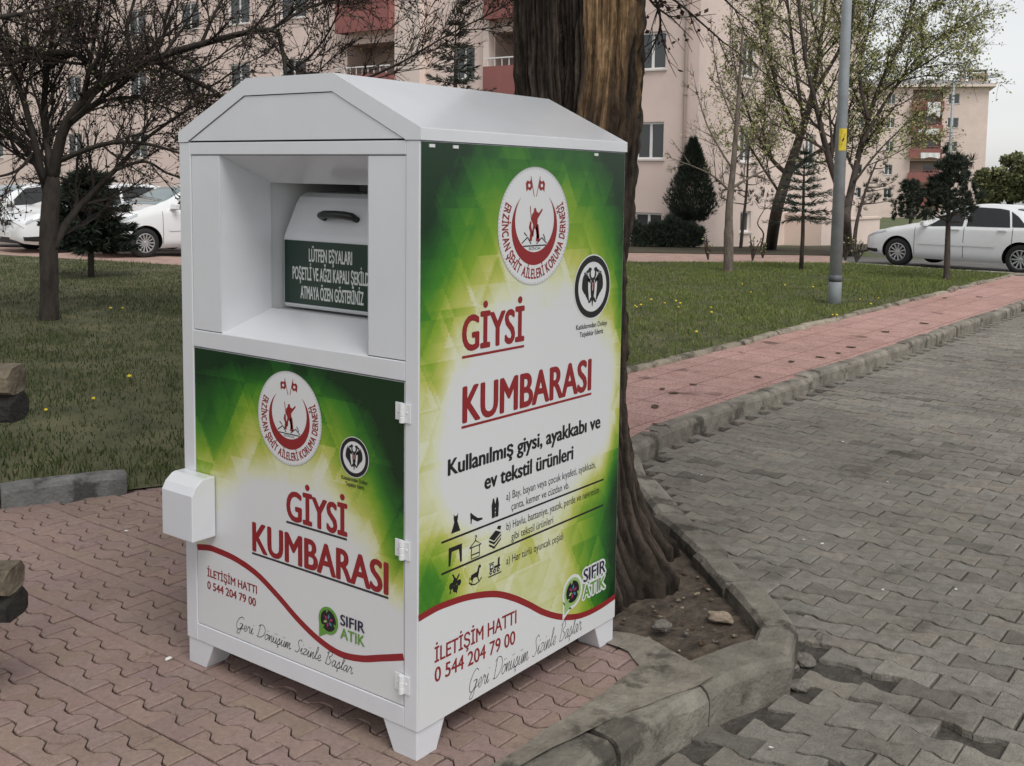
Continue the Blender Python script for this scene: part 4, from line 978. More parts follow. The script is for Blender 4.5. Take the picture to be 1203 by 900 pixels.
# --- conifers
def needles(b, p, d, n, l, wd, r, mi=1, cone=.9):
    for _ in range(int(n*1.5)):
        q = (d+rvec(r)*cone).normalized(); quad_leaf(b, p, q, rvec(r), l*r.uniform(.6,1.2), wd*.55*r.uniform(.7,1.3), mi if r.random() < .7 else mi+1)
def spruce(name, base, H, h0, rad, label, seed, trunk_r=.04, whorls=12, per=8, mats=('needle','needle2'), droop=.25, nl=.16, wd=.012, prof=None, dens=1.0, group=None):
    r = random.Random(seed); t = MB(); c = MB()
    top = base+Vector((r.uniform(-.04,.04), r.uniform(-.04,.04), H))
    t.tube([base+Vector((0,0,-.05)), base.lerp(top, .3)+rvec(r)*.02, base.lerp(top, .7), top], [trunk_r, trunk_r*.85, trunk_r*.5, .008], 8)
    for wv in range(whorls):
        k = wv/(whorls-1); z = h0+(H-h0)*k*.97; R = rad*((1-k)**.8 if prof is None else prof(k))+.05
        for i in range(per):
            a = 6.283*(i+r.random()*.8)/per+wv; L = R*r.uniform(.65, 1.15); dv = Vector((math.cos(a), math.sin(a), -droop+.5*k+r.uniform(-.1,.1))).normalized()
            p0 = base.lerp(top, z/H); P = [p0, p0+dv*L*.55, p0+dv*L+Vector((0,0,.08*L))]
            t.tube(P, [.012,.008,.003], 4, cap=False)
            m = max(3, int(L/.07*dens))
            for j in range(m):
                u = .15+.85*(j+r.random())/m; q = P[0].lerp(P[2], u); sd_ = Vector((-dv.y, dv.x, 0))*r.choice((-1, 1))
                needles(c, q, (dv*.9+sd_*.7+Vector((0,0,r.uniform(-.25,.25)))).normalized(), int(4*dens)+2, nl*r.uniform(.6,1.1)*(1.1-.4*u), wd, r, 0, .55)
    needles(c, top, Vector((0,0,1)), 12, nl, wd, r, 0, .5)
    o = empty(name, base, label, 'tree', group); t.build('trunk', M['bark_brown'], o, smooth=True, recalc=False); c.build('crown', [M[m] for m in mats], o, recalc=False); return o
def pine(name, base, stem, tufts, label, seed, tr, d, tuft_r=.32, n=60, wd=.016, mats=('needle','needle2'), group=None):
    """stem: picture points of the trunk; tufts: (px, py, size in px, depth offset)"""
    r = random.Random(seed); t = MB(); c = MB()
    S = [base+Vector((0,0,-.05))]+[at(x, y, d) for x, y in stem]; P = [Vector(p) for p in catmull([tuple(p) for p in S], 5)]
    t.tube(P, [tr*(1-.7*i/len(P)) for i in range(len(P))], 8)
    for (x, y, s, dd) in tufts:
        q = at(x, y, d+dd); R = s*d/F_
        near = min(P, key=lambda p: (p-q).length + 1.2*max(0, p.z-q.z+.1)); t.tube([near, near.lerp(q, .5)+rvec(r)*.05-Vector((0,0,.05)), q], [tr*.35, tr*.22, .006], 5, cap=False)
        k = max(3, int((R/.13)**2*1.6))
        for _ in range(k):
            p = q+rvec(r)*R*.75*r.random()**.5; dv = ((p-q)*1.2+Vector((0,0,.35*R))+rvec(r)*.12).normalized()
            needles(c, p, dv, n//4, tuft_r*r.uniform(.5,.9), wd, r, 0, .85)
    o = empty(name, base, label, 'tree', group); t.build('trunk', M['bark_brown'], o, smooth=True, recalc=False); c.build('crown', [M[m] for m in mats], o, recalc=False); return o
def dpth(p): return (p-CAM).dot(fw)
p = gnd(941, 318); spruce('small_spruce', p, 2.35, 1.05, .68, 'small blue-green spruce with a bare lower stem on the right lawn', 41, .05, 10, 8, ('blueneedle','needle2'), .12, .20, .010)
p = gnd(107, 326); spruce('small_conifer', p, 1.68, .52, .66, 'small dark bushy conifer on the left lawn in front of the parked cars', 42, .055, 10, 12, ('needle','needle2'), .05, .24, .020, lambda k: (1-k)**.5, 2.0)
p = gnd(534, 306); spruce('tall_spruce', p, 5.0, 1.0, 1.55, 'tall dark spruce peeking over the bin roof before the red balcony', 43, .09, 17, 7, ('needle','needle2'), .2, .26, .02, None, .8)
def thuja(base, H, h0, rad, label, seed):
    r = random.Random(seed); t = MB(); c = MB()
    for dx in (-.11, .11): t.tube([base+Vector((dx, 0, -.05)), base+Vector((dx*.8, .02, h0*.6)), base+Vector((dx*.4, 0, h0+.8))], [.05,.045,.03], 7)
    for _ in range(5200):
        k = r.random()**1.25; z = h0+(H-h0)*k; R = rad*min(1, (k+.06)/.22)**.6*(1-max(0, k-.22)/.78)**.85+.03
        a = r.uniform(0, 6.283); q = R*(r.random()**.35)*(1+.14*math.sin(a*5+z*5)); p = base+Vector((math.cos(a)*q, math.sin(a)*q, z+r.uniform(-.08,.08)))
        needles(c, p, Vector((math.cos(a)*.6, math.sin(a)*.6, 1)).normalized(), 2, .16, .018, r, 0, .5)
    o = empty('cypress', base, label, 'tree'); t.build('trunk', M['bark_brown'], o, smooth=True, recalc=False); c.build('crown', [M['needle'], M['needle2']], o, recalc=False)
thuja(gnd(811, 291), 3.25, .85, .74, 'dense pointed evergreen on two thin stems by the near building', 44)
def shrub(base, lx, H, label, seed, axis):
    r = random.Random(seed); t = MB(); c = MB()
    for i in range(6):
        q = base+axis*(lx*(i/5-.5)*.8); t.tube([base+Vector((0,0,-.05)), base.lerp(q,.5)+Vector((0,0,H*.2)), q+Vector((0,0,H*.6))], [.03,.025,.015], 5)
    for _ in range(5200):
        u = r.uniform(-.5,.5); a = r.uniform(0, 6.283); hh = H*(.86+.16*math.sin(u*9+1)+.1*math.sin(u*23)); p = base+axis*(u*lx)+Vector((-axis.y, axis.x, 0))*(.45*math.cos(a)*r.random()**.4)+Vector((0,0, hh*r.random()**.7))
        needles(c, p, (Vector((0,0,.8))+axis*r.uniform(-.8,.8)).normalized(), 2, .19, .020, r, 0, .6)
    o = empty('evergreen_shrub', base, label, 'shrub'); t.build('stem', M['bark_brown'], o, recalc=False); c.build('foliage', [M['needle'], M['needle2']], o, recalc=False)
shrub(gnd(783, 291), 2.15, .84, 'low dark evergreen hedge at the foot of the near building', 45, rt)
b1 = gnd(870, 292); pine('scrawny_pine', b1, [(873,262),(877,225),(879,185),(882,168)], [(880,170,9,0),(868,182,8,.2),(893,178,8,-.2),(884,195,10,.1),(850,214,12,.2),(846,232,10,-.3),(866,226,10,0),(884,232,12,.3),(895,214,9,-.2),(858,200,8,.3),(906,203,7,0),(872,210,8,-.3)],
     'scrawny open pine with tufted branches by the near building wall', 51, .06, dpth(b1), .24, 60, .011)
b1 = gnd(893, 291); pine('crooked_pine', b1, [(897,275),(890,262),(898,246)], [(898,234,11,0),(886,236,9,.2),(912,236,10,-.2),(903,224,9,.1),(922,232,8,0)], 'short pine sapling with a crooked bare stem', 52, .035, dpth(b1), .22, 60, .011)
b1 = gnd(1003, 291); pine('spreading_pine', b1, [(1006,265),(1012,240),(1020,215),(1030,190)], [(1036,184,7,0),(1042,196,9,.2),(1050,214,9,-.2),(1034,212,9,.1),(1016,224,11,.3),(1030,234,13,0),(1046,236,11,-.3),(1008,236,11,.2),(1040,222,10,.4),(1024,200,7,.2),(1012,248,8,.2)],
     'dark spreading pine beside the forked tree, before the far building', 53, .08, dpth(b1), .25, 64, .012)
b1 = gnd(1112, 330); tf = []
rr_ = random.Random(3)
for _ in range(80):
    k = rr_.random(); y = 252-66*k; hw = 33*(1-k**1.6)*.95+4; tf.append((1120-7*(1-k)+rr_.uniform(-hw, hw), y, rr_.uniform(9, 13), rr_.uniform(-.5, .5)))
tf += [(1113,178,6,0),(1117,186,8,0),(1140,192,7,0),(1098,215,9,.1),(1150,235,8,0)]
pine('young_pine', b1, [(1113,295),(1114,260),(1115,225),(1115,182)], tf, 'young pine with a round dark crown in front of the white sedan', 54, .065, dpth(b1), .20, 120, .012)
pf = at(1070, 252, 62); pf.z = gz(pf.x, pf.y)
tf = [(1070+q*9*(1-k*.5), 252-34*k, 8, .6*q) for k in (0,.25,.5,.75,1) for q in (-1.6,-.6,.6,1.6)]
pine('distant_pine', pf, [(1070,255),(1070,240),(1070,222)], tf, 'small dark pine far off left of the young pine', 55, .12, 62, .34, 90, .028)
def bushy(px, d, top_y, wpx, label, seed, cols):
    r = random.Random(seed); p = at(px, 240, d); p.z = gz(p.x, p.y); tp = at(px, top_y, d); H = tp.z-p.z; R = wpx*d/F_/2
    t = MB(); c = MB(); t.tube([p, p+Vector((.1,0,H*.35)), p+Vector((0,0,H*.8))], [.28,.22,.08], 8)
    for i in range(16):
        a = r.uniform(0, 6.283); k = r.uniform(.3,.85); e = p+Vector((math.cos(a)*R*.75*(1.1-k*.6), math.sin(a)*R*.75*(1.1-k*.6), H*min(.95, k+.2))); t.tube([p+Vector((0,0,H*k*.6)), e], [.08,.02], 4, cap=False)
    cl = [(p+Vector((r.uniform(-1,1)*R*.75, r.uniform(-1,1)*R*.75, H*r.uniform(.35,.9))), r.uniform(.25,.45)*R) for _ in range(26)]
    for q, s in cl:
        for _ in range(240):
            v = rvec(r)*s*r.random()**.4; v.z *= .8
            quad_leaf(c, q+v, rvec(r), rvec(r), .34, .13, r.choices((0,1,2), (5,3,1))[0])
    o = empty('leafy_tree', p, label, 'tree', 'distant trees at the right edge'); t.build('trunk', M['bark_brown'], o, recalc=False); c.build('crown', [M[k] for k in cols], o, recalc=False)
M['ol'] = mat('olive foliage', (.15,.155,.065), .8); M['ol2'] = mat('dark olive foliage', (.09,.105,.045), .8); M['ol3'] = mat('pale new foliage', (.22,.215,.10), .8)
bushy(1186, 84, 176, 46, 'olive green far tree behind the sedan roof', 61, ('ol','ol2','ol3'))
bushy(1158, 92, 196, 26, 'low far bush between far building and tall olive tree', 62, ('ol2','ol','ol3'))
bushy(1216, 78, 182, 56, 'dark far tree cut by the right edge of the photo', 63, ('ol2','ol','ol3'))
for (px, py, h_, seed, lab) in ((832,305,.55,71,'dead rose stems near the bare young tree'), (884,306,.6,72,'twiggy rose stump between bare tree and spruce'), (896,303,.5,73,'thin rose stems just left of the spruce'), (993,306,.6,74,'reddish rose stems right of the lamp post'), (1006,308,.55,75,'small rose stump close to the sedan nose')):
    r = random.Random(seed); p = gnd(px, py); t = MB(); c = MB()
    for _ in range(7):
        a = r.uniform(0, 6.283); e = p+Vector((math.cos(a)*.22*r.random(), math.sin(a)*.22*r.random(), h_*r.uniform(.5,1))); m_ = p.lerp(e, .5)+rvec(r)*.05
        t.tube([p, m_, e], [.02,.015,.006], 5, cap=False)
        for _ in range(5): quad_leaf(c, m_.lerp(e, r.random())+rvec(r)*.05, rvec(r), rvec(r), .06, .022, r.choice((0,1)))
    o = empty('rose_bush', p, lab, 'bush', 'rose bushes along the garden path'); t.build('stem', M['bark_brown'], o, recalc=False); c.build('foliage', [M['bud2'], M['yg2']], o, recalc=False)

# ------------------------------------------------------------------ buildings
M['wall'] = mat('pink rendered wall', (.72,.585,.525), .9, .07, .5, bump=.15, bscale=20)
M['wall2'] = mat('pale cream pier render', (.74,.63,.565), .9, .05, .5)
M['redwall'] = mat('brick red parapet paint', (.27,.105,.095), .85, .1, 1)
M['frame'] = mat('white plastic frame', (.75,.75,.74), .4)
M['glass'] = mat('dark window glass', (.030,.036,.040), .06, spec=.8)
M['curtain'] = mat('lace curtain behind glass', (.20,.22,.21), .5, .3, 6, stretch=(6,6,.5))
M['roofing'] = mat('grey metal roof', (.25,.24,.24), .5, .1, 1)
M['sill'] = mat('pale sill', (.62,.58,.54), .8)
M['pipe'] = mat('pinkish drainpipe', (.36,.29,.25), .5)
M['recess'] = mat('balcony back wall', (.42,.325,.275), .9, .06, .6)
YF, XC, X0B = 27.24, -13.94, -62.0
NB = empty('apartment_building', (-30, 30, -.5), 'near pink apartment block with brick red balcony fronts', 'building')
def wall_with_holes(b, mk, u0, u1, v0, v1, holes, mi=0):
    """rectangle [u0,u1]x[v0,v1] with rectangular holes, cut into a grid"""
    us = sorted(set([u0, u1]+[h for H in holes for h in (H[0], H[1])])); vs_ = sorted(set([v0, v1]+[h for H in holes for h in (H[2], H[3])]))
    for i in range(len(us)-1):
        for j in range(len(vs_)-1):
            cu, cv = (us[i]+us[i+1])/2, (vs_[j]+vs_[j+1])/2
            if any(H[0] < cu < H[1] and H[2] < cv < H[3] for H in holes): continue
            b.poly([mk(us[i], vs_[j]), mk(us[i+1], vs_[j]), mk(us[i+1], vs_[j+1]), mk(us[i], vs_[j+1])], mi)
    for H in holes: pass
def add_window(parent, mk, u0, u1, v0, v1, mull=(.5,), dep=.14, curtain=True, kind='window', sillw=True, rev=None):
    """mk(u, v, inward) maps to the world; frame set back in the wall, one mesh; pane is a sub-part"""
    b = MB(); fwid = .065
    def bx(a0, a1, c0, c1, d0, d1, mi=0):
        P = [mk(u, v, d) for d in (d0, d1) for (u, v) in ((a0,c0),(a1,c0),(a1,c1),(a0,c1))]
        b.add(P, [(0,1,2,3),(7,6,5,4),(0,4,5,1),(1,5,6,2),(2,6,7,3),(3,7,4,0)], mi)
    d0, d1 = dep-.05, dep
    bx(u0, u0+fwid, v0, v1, d0, d1); bx(u1-fwid, u1, v0, v1, d0, d1); bx(u0+fwid, u1-fwid, v0, v0+fwid, d0, d1); bx(u0+fwid, u1-fwid, v1-fwid, v1, d0, d1)
    for m in mull:
        um = u0+(u1-u0)*m; bx(um-.045, um+.045, v0+fwid, v1-fwid, d0, d1)
    # reveals and outer sill
    for P in (((u0,v0),(u0,v1)), ((u1,v0),(u1,v1)), ((u0,v1),(u1,v1)), ((u0,v0),(u1,v0))):
        b.poly([mk(*P[0], .002), mk(*P[1], .002), mk(*P[1], d0), mk(*P[0], d0)], 1)
    if sillw: bx(u0-.05, u1+.05, v0-.05, v0-.003, -.06, d0-.005, 2)
    f = b.build(kind, [M['frame'], rev or M['wall2'], M['sill']], parent)
    b = MB(); b.poly([mk(u0+fwid, v0+fwid, d1-.02), mk(u1-fwid, v0+fwid, d1-.02), mk(u1-fwid, v1-fwid, d1-.02), mk(u0+fwid, v1-fwid, d1-.02)])
    b.build('pane', M['glass'], f)
    if curtain:
        b = MB(); n = 16; L = []
        for i in range(n+1):
            u = u0+fwid+(u1-u0-2*fwid)*i/n; L.append((u, d1+.05+.012*(i % 2)))
        for i in range(n): b.poly([mk(L[i][0], v0, L[i][1]), mk(L[i+1][0], v0, L[i+1][1]), mk(L[i+1][0], v1, L[i+1][1]), mk(L[i][0], v1, L[i][1])])
        b.build('curtain', M['curtain'], f)
    return f
mkF = lambda u, v, d=0: (u, YF+d, v)
mkS = lambda u, v, d=0: (XC-d, u, v)
floors = [2.44+2.8*k for k in range(5)]
bays = [(-29.34,-26.53), (-21.97,-19.2)]
cols_ = [(-16.15,-15.12), (-18.3,-17.2), (-23.9,-22.9), (-33.3,-31.7), (-36.6,-35.2), (-40.0,-38.6), (-44.0,-42.6), (-49.4,-48.0), (-57,-55.6)]
holes = []
for z in floors:
    for a, c in cols_: holes.append((a, c, z, z+1.17))
    for a, c in bays: holes.append((a, c, z-.72, z+1.55))
for a, c in cols_: holes.append((a, c, .10, .75))
b = MB(); TOP = 15.6
wall_with_holes(b, mkF, X0B, XC, -1.0, TOP, holes)
hs_ = [(30.4,31.2,.10,.80)]+[(u, u+1.0, z, z+1.17) for z in floors for u in (30.2, 35.6)]
wall_with_holes(b, mkS, YF, 41, -1.2, TOP, hs_)
b.poly([(X0B,41,-1.2),(XC,41,-1.2),(XC,41,TOP),(X0B,41,TOP)]); b.poly([(X0B,YF,-1.2),(X0B,41,-1.2),(X0B,41,TOP),(X0B,YF,TOP)])
b.poly([(X0B,YF,TOP),(XC,YF,TOP),(XC,41,TOP),(X0B,41,TOP)])
b.build('wall', M['wall'], NB)
b = MB(); b.box((X0B-.5, YF-.55, TOP+.005), (XC+.55, 41.5, TOP+.22)); b.build('eaves', M['wall2'], NB)
b = MB(); b.prism([(X0B-.5,YF-.55,TOP+.225),(XC+.55,YF-.55,TOP+.225),(XC+.55,41.5,TOP+.225),(X0B-.5,41.5,TOP+.225)], [(X0B+5,34,TOP+2.2),(XC-5,34,TOP+2.2),(XC-5,34.4,TOP+2.2),(X0B+5,34.4,TOP+2.2)]); b.build('roof', M['roofing'], NB)
for z in floors:
    for i, (a, c) in enumerate(cols_):
        if z > 9 and a < -34: continue
        add_window(NB, mkF, a, c, z, z+1.17)
    for u in (30.2, 35.6):
        if z < 9: add_window(NB, mkS, u, u+1.0, z, z+1.17)
for i, (a, c) in enumerate(cols_): add_window(NB, mkF, a, c, .10, .75, curtain=False, sillw=False)
add_window(NB, mkS, 30.4, 31.2, .10, .80, curtain=False)
for k, z in enumerate(floors):
    for (a, c) in bays:
        f0 = z-.72; bb = MB()
        # loggia: back wall, side walls, ceiling and floor
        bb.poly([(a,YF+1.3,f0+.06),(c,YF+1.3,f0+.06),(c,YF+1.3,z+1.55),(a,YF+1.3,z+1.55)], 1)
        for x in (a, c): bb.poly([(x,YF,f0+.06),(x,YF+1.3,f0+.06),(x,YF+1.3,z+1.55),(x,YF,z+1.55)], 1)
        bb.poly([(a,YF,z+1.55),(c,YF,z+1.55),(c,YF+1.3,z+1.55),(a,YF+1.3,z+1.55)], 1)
        bb.box((a-.02, YF-.55, f0-.07), (c+.02, YF+1.3, f0+.055), 0)
        bb.box((a-.03, YF-.62, f0-.16), (c+.03, YF-.53, f0+1.05), 0)
        for x in (a-.03, c-.06): bb.box((x, YF-.53, f0-.16), (x+.09, YF-.002, f0+1.05), 0)
        for u in range(9):
            x = a+(c-a)*(u+.5)/9; bb.box((x-.012, YF-.585, f0+1.052), (x+.012, YF-.56, f0+1.30), 2)
        bb.box((a-.02, YF-.60, f0+1.302), (c+.02, YF-.545, f0+1.345), 2)
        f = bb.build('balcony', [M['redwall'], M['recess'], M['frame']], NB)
        m2 = MB(); x0, x1 = a+1.55, a+2.45
        if k < 3:
            m2.box((x0, YF+1.23, f0+.06), (x0+.08, YF+1.295, f0+2.1)); m2.box((x1-.08, YF+1.23, f0+.06), (x1, YF+1.295, f0+2.1)); m2.box((x0+.08, YF+1.23, f0+2.02), (x1-.08, YF+1.295, f0+2.1)); m2.box((x0+.08, YF+1.23, f0+.06), (x1-.08, YF+1.295, f0+.75))
            m2.build('door', M['frame'], f); m2 = MB(); m2.box((x0+.08, YF+1.26, f0+.751), (x1-.08, YF+1.28, f0+2.019)); m2.build('pane', M['glass'], f)
for (a, c) in ((-26.50,-25.24), (-23.2+.95,-22.0)):
    b = MB(); b.box((a, YF-.32, -1), (c, YF-.002, TOP)); b.build('pier', M['wall2'], NB)
b = MB()
b.tube([(XC-.42, YF-.07, -.8), (XC-.42, YF-.07, TOP)], .055, 8)
for z in range(0, 15, 2): b.lathe((XC-.42, YF-.07, z+.4), (0,0,1), [(.056,0),(.075,.005),(.075,.055),(.056,.06)], 10)
b.build('drainpipe', M['pipe'], NB, smooth=False)
b = MB(); b.box((XC+.002, 34.0, -1.3), (XC+1.4, 34.2, .62)); b.box((XC+1.2, 34.2, -1.3), (XC+1.4, 40, .45)); b.box((XC+.0025, 33.95, .621), (XC+1.45, 34.25, .70)); b.box((XC+1.15, 34.25, .451), (XC+1.45, 40.05, .53)); b.build('cellar_wall', M['wall'], NB)

# far block: facade turned a little away
FB0 = at(1157, 200, 130); ang = R_(110.5); fx = Vector((-math.sin(ang+0), math.cos(ang+0), 0)); fy = Vector((-fx.y, fx.x, 0))
if fy.dot(fw) < 0: fy = -fy
zg = gz(FB0.x, FB0.y); FBo = Vector((FB0.x, FB0.y, 0))
def mkB(u, v, d=0): return tuple(FBo+fx*u+fy*d+Vector((0,0,v)))
def at_u(px): return (1157-px)*130/F_*1.03
def at_v(py): return 1.7+(222-py)*130/F_
FB = empty('apartment_block', tuple(Vector((FB0.x, FB0.y, zg))), 'far pink apartment block with a column of brick red balconies and a rooftop chimney', 'building')
Ztop = at_v(104); LEN = 44; hl = []; rows_ = [117.5,145.5,173.5,201.5,229.5]
wcols = [(1114,1126),(1047,1056),(1013,1022),(985,994),(950,960),(915,925),(880,890)]
for y in rows_:
    for (a, c) in wcols: hl.append((at_u(c), at_u(a), at_v(y+6), at_v(y-6)))
    hl.append((at_u(1108), at_u(1075), at_v(y+12.5), at_v(y-11)))
    hl.append((at_u(935), at_u(975), at_v(y+12.5), at_v(y-11))) if False else None
hl = [h for h in hl if h]
b = MB(); wall_with_holes(b, mkB, 0, LEN, zg-2, Ztop, hl)
b.poly([mkB(0,zg-2,0), mkB(0,zg-2,12), mkB(0,Ztop,12), mkB(0,Ztop,0)]); b.poly([mkB(LEN,zg-2,0), mkB(LEN,zg-2,12), mkB(LEN,Ztop,12), mkB(LEN,Ztop,0)]); b.poly([mkB(0,zg-2,12), mkB(LEN,zg-2,12), mkB(LEN,Ztop,12), mkB(0,Ztop,12)]); b.poly([mkB(0,Ztop,0), mkB(LEN,Ztop,0), mkB(LEN,Ztop,12), mkB(0,Ztop,12)])
b.build('wall', M['wall'], FB)
b = MB(); b.prism([mkB(-.7,Ztop+.01,-.7), mkB(LEN,Ztop+.01,-.7), mkB(LEN,Ztop+.01,12.7), mkB(-.7,Ztop+.01,12.7)], [mkB(-.7,Ztop+.35,-.7), mkB(LEN,Ztop+.35,-.7), mkB(LEN,Ztop+.35,12.7), mkB(-.7,Ztop+.35,12.7)]); b.build('eaves', M['wall2'], FB)
b = MB(); b.prism([mkB(-.7,Ztop+.355,-.7), mkB(LEN,Ztop+.355,-.7), mkB(LEN,Ztop+.355,12.7), mkB(-.7,Ztop+.355,12.7)], [mkB(5,Ztop+1.5,5.8), mkB(LEN-3,Ztop+1.5,5.8), mkB(LEN-3,Ztop+1.5,6.2), mkB(5,Ztop+1.5,6.2)]); b.build('roof', M['roofing'], FB)
for (ua, ub, h_) in ((.15, 2.1, 2.3), (2.55, 3.1, 2.2)):
    b = MB(); b.prism([mkB(ua,Ztop+.1,2.0), mkB(ub,Ztop+.1,2.0), mkB(ub,Ztop+.1,3.6), mkB(ua,Ztop+.1,3.6)], [mkB(ua,Ztop+h_-.45,2.0), mkB(ub,Ztop+h_-.45,2.0), mkB(ub,Ztop+h_-.45,3.6), mkB(ua,Ztop+h_-.45,3.6)], 0)
    for (q0, q1) in ((ua, ua+.12), (ub-.12, ub)): b.prism([mkB(q0,Ztop+h_-.449,2.0), mkB(q1,Ztop+h_-.449,2.0), mkB(q1,Ztop+h_-.449,3.6), mkB(q0,Ztop+h_-.449,3.6)], [mkB(q0,Ztop+h_-.12,2.0), mkB(q1,Ztop+h_-.12,2.0), mkB(q1,Ztop+h_-.12,3.6), mkB(q0,Ztop+h_-.12,3.6)], 0)
    b.prism([mkB(ua-.08,Ztop+h_-.119,1.9), mkB(ub+.08,Ztop+h_-.119,1.9), mkB(ub+.08,Ztop+h_-.119,3.7), mkB(ua-.08,Ztop+h_-.119,3.7)], [mkB(ua-.08,Ztop+h_,1.9), mkB(ub+.08,Ztop+h_,1.9), mkB(ub+.08,Ztop+h_,3.7), mkB(ua-.08,Ztop+h_,3.7)], 1)
    b.build('chimney', [M['recess'], M['roofing']], FB)
for y in rows_:
    for (a, c) in wcols: add_window(FB, mkB, at_u(c), at_u(a), at_v(y+6), at_v(y-6), dep=.2, curtain=False)
    u0, u1, f0, f1 = at_u(1108), at_u(1075), at_v(y+12.5), at_v(y-11)
    b = MB(); q = 1.3
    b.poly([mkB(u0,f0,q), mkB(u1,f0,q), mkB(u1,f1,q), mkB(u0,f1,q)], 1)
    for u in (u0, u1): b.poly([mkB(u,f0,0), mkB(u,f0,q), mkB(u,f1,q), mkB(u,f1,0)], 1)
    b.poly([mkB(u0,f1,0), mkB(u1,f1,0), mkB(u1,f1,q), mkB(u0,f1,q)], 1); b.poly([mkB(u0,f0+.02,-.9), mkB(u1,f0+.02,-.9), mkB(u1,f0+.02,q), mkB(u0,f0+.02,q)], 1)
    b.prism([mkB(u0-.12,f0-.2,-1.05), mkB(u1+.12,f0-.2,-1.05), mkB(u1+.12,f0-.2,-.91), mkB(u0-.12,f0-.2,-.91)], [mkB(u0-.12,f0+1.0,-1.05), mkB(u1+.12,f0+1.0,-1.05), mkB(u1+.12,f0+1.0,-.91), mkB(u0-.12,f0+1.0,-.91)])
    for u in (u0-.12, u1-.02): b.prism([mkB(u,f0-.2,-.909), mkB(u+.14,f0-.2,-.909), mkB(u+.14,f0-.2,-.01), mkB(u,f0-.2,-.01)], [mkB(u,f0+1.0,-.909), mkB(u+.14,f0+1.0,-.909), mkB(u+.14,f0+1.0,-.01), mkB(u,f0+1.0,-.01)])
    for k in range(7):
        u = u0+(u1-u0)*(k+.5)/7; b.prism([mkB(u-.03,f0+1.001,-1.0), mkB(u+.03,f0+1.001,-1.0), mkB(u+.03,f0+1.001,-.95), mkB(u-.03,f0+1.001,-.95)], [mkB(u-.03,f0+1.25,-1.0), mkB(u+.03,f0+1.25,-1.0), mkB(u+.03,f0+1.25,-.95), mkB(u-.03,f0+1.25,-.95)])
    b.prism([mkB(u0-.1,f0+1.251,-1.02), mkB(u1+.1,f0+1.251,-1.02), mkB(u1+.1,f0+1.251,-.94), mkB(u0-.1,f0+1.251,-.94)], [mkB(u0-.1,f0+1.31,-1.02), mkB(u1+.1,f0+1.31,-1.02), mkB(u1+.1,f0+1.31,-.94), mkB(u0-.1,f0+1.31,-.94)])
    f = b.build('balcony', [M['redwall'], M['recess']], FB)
    b = MB(); um = u0+.35*(u1-u0); b.poly([mkB(um-.6,f0+.1,q-.03), mkB(um+.6,f0+.1,q-.03), mkB(um+.6,f0+2.0,q-.03), mkB(um-.6,f0+2.0,q-.03)]); b.build('pane', M['glass'], f)
# washing over the far balconies
def sheet_(a, c, y0, y1, label, seed, d=-1.12):
    b = MB(); n, m_ = 14, 8; r = random.Random(seed); ph = r.uniform(0, 6)
    for s in (0, .03):
        o = len(b.v)
        for j in range(m_+1):
            for i in range(n+1):
                u = at_u(a)+(at_u(c)-at_u(a))*i/n; v = at_v(y0)+(at_v(y1)-at_v(y0))*j/m_*(1+.12*math.sin(i*.5+ph)); b.v.append(mkB(u, v, d-s+.05*math.sin(i*1.3+ph)*j/m_))
        for j in range(m_):
            for i in range(n): b.f.append((o+j*(n+1)+i, o+j*(n+1)+i+1, o+(j+1)*(n+1)+i+1, o+(j+1)*(n+1)+i)); b.m.append(0)
    o = b.build('laundry', M['cloth'], recalc=False); tag(o, label, 'laundry')
M['cloth'] = mat('white washed cloth', (.74,.73,.72), .9)
sheet_(1105, 1091, 122, 137, 'white sheet hanging over the topmost far balcony', 1)
sheet_(1105, 1082, 153, 159, 'row of pale washing on the second far balcony from the top', 2)
sheet_(1107, 1086, 181, 187, 'pale washing on the third far balcony from the top', 3)

# ------------------------------------------------------------------ cars
M['carwhite'] = mat('white car paint', (.74,.75,.76), .22, coat=.6)
M['carglass'] = mat('dark tinted car glass', (.012,.014,.015), .05, spec=.8)
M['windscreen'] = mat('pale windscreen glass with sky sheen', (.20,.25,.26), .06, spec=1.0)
M['tyre'] = mat('tyre rubber', (.015,.015,.015), .8)
M['rim'] = mat('alloy rim', (.50,.51,.52), .3, metal=.7)
M['blacktrim'] = mat('black trim', (.012,.012,.013), .5)
M['lamp'] = mat('clear headlamp', (.42,.45,.47), .08, spec=.9)
M['chrome'] = mat('chrome', (.65,.66,.67), .15, metal=1)
M['plate'] = mat('number plate', (.72,.72,.70), .5)
def lerp_tab(T, u):
    if u <= T[0][0]: return T[0][1:]
    for a, c in zip(T, T[1:]):
        if u <= c[0]:
            t = (u-a[0])/(c[0]-a[0]); t2 = t*t*(3-2*t)*.5+t*.5; return tuple(x+(y-x)*t2 for x, y in zip(a[1:], c[1:]))
    return T[-1][1:]
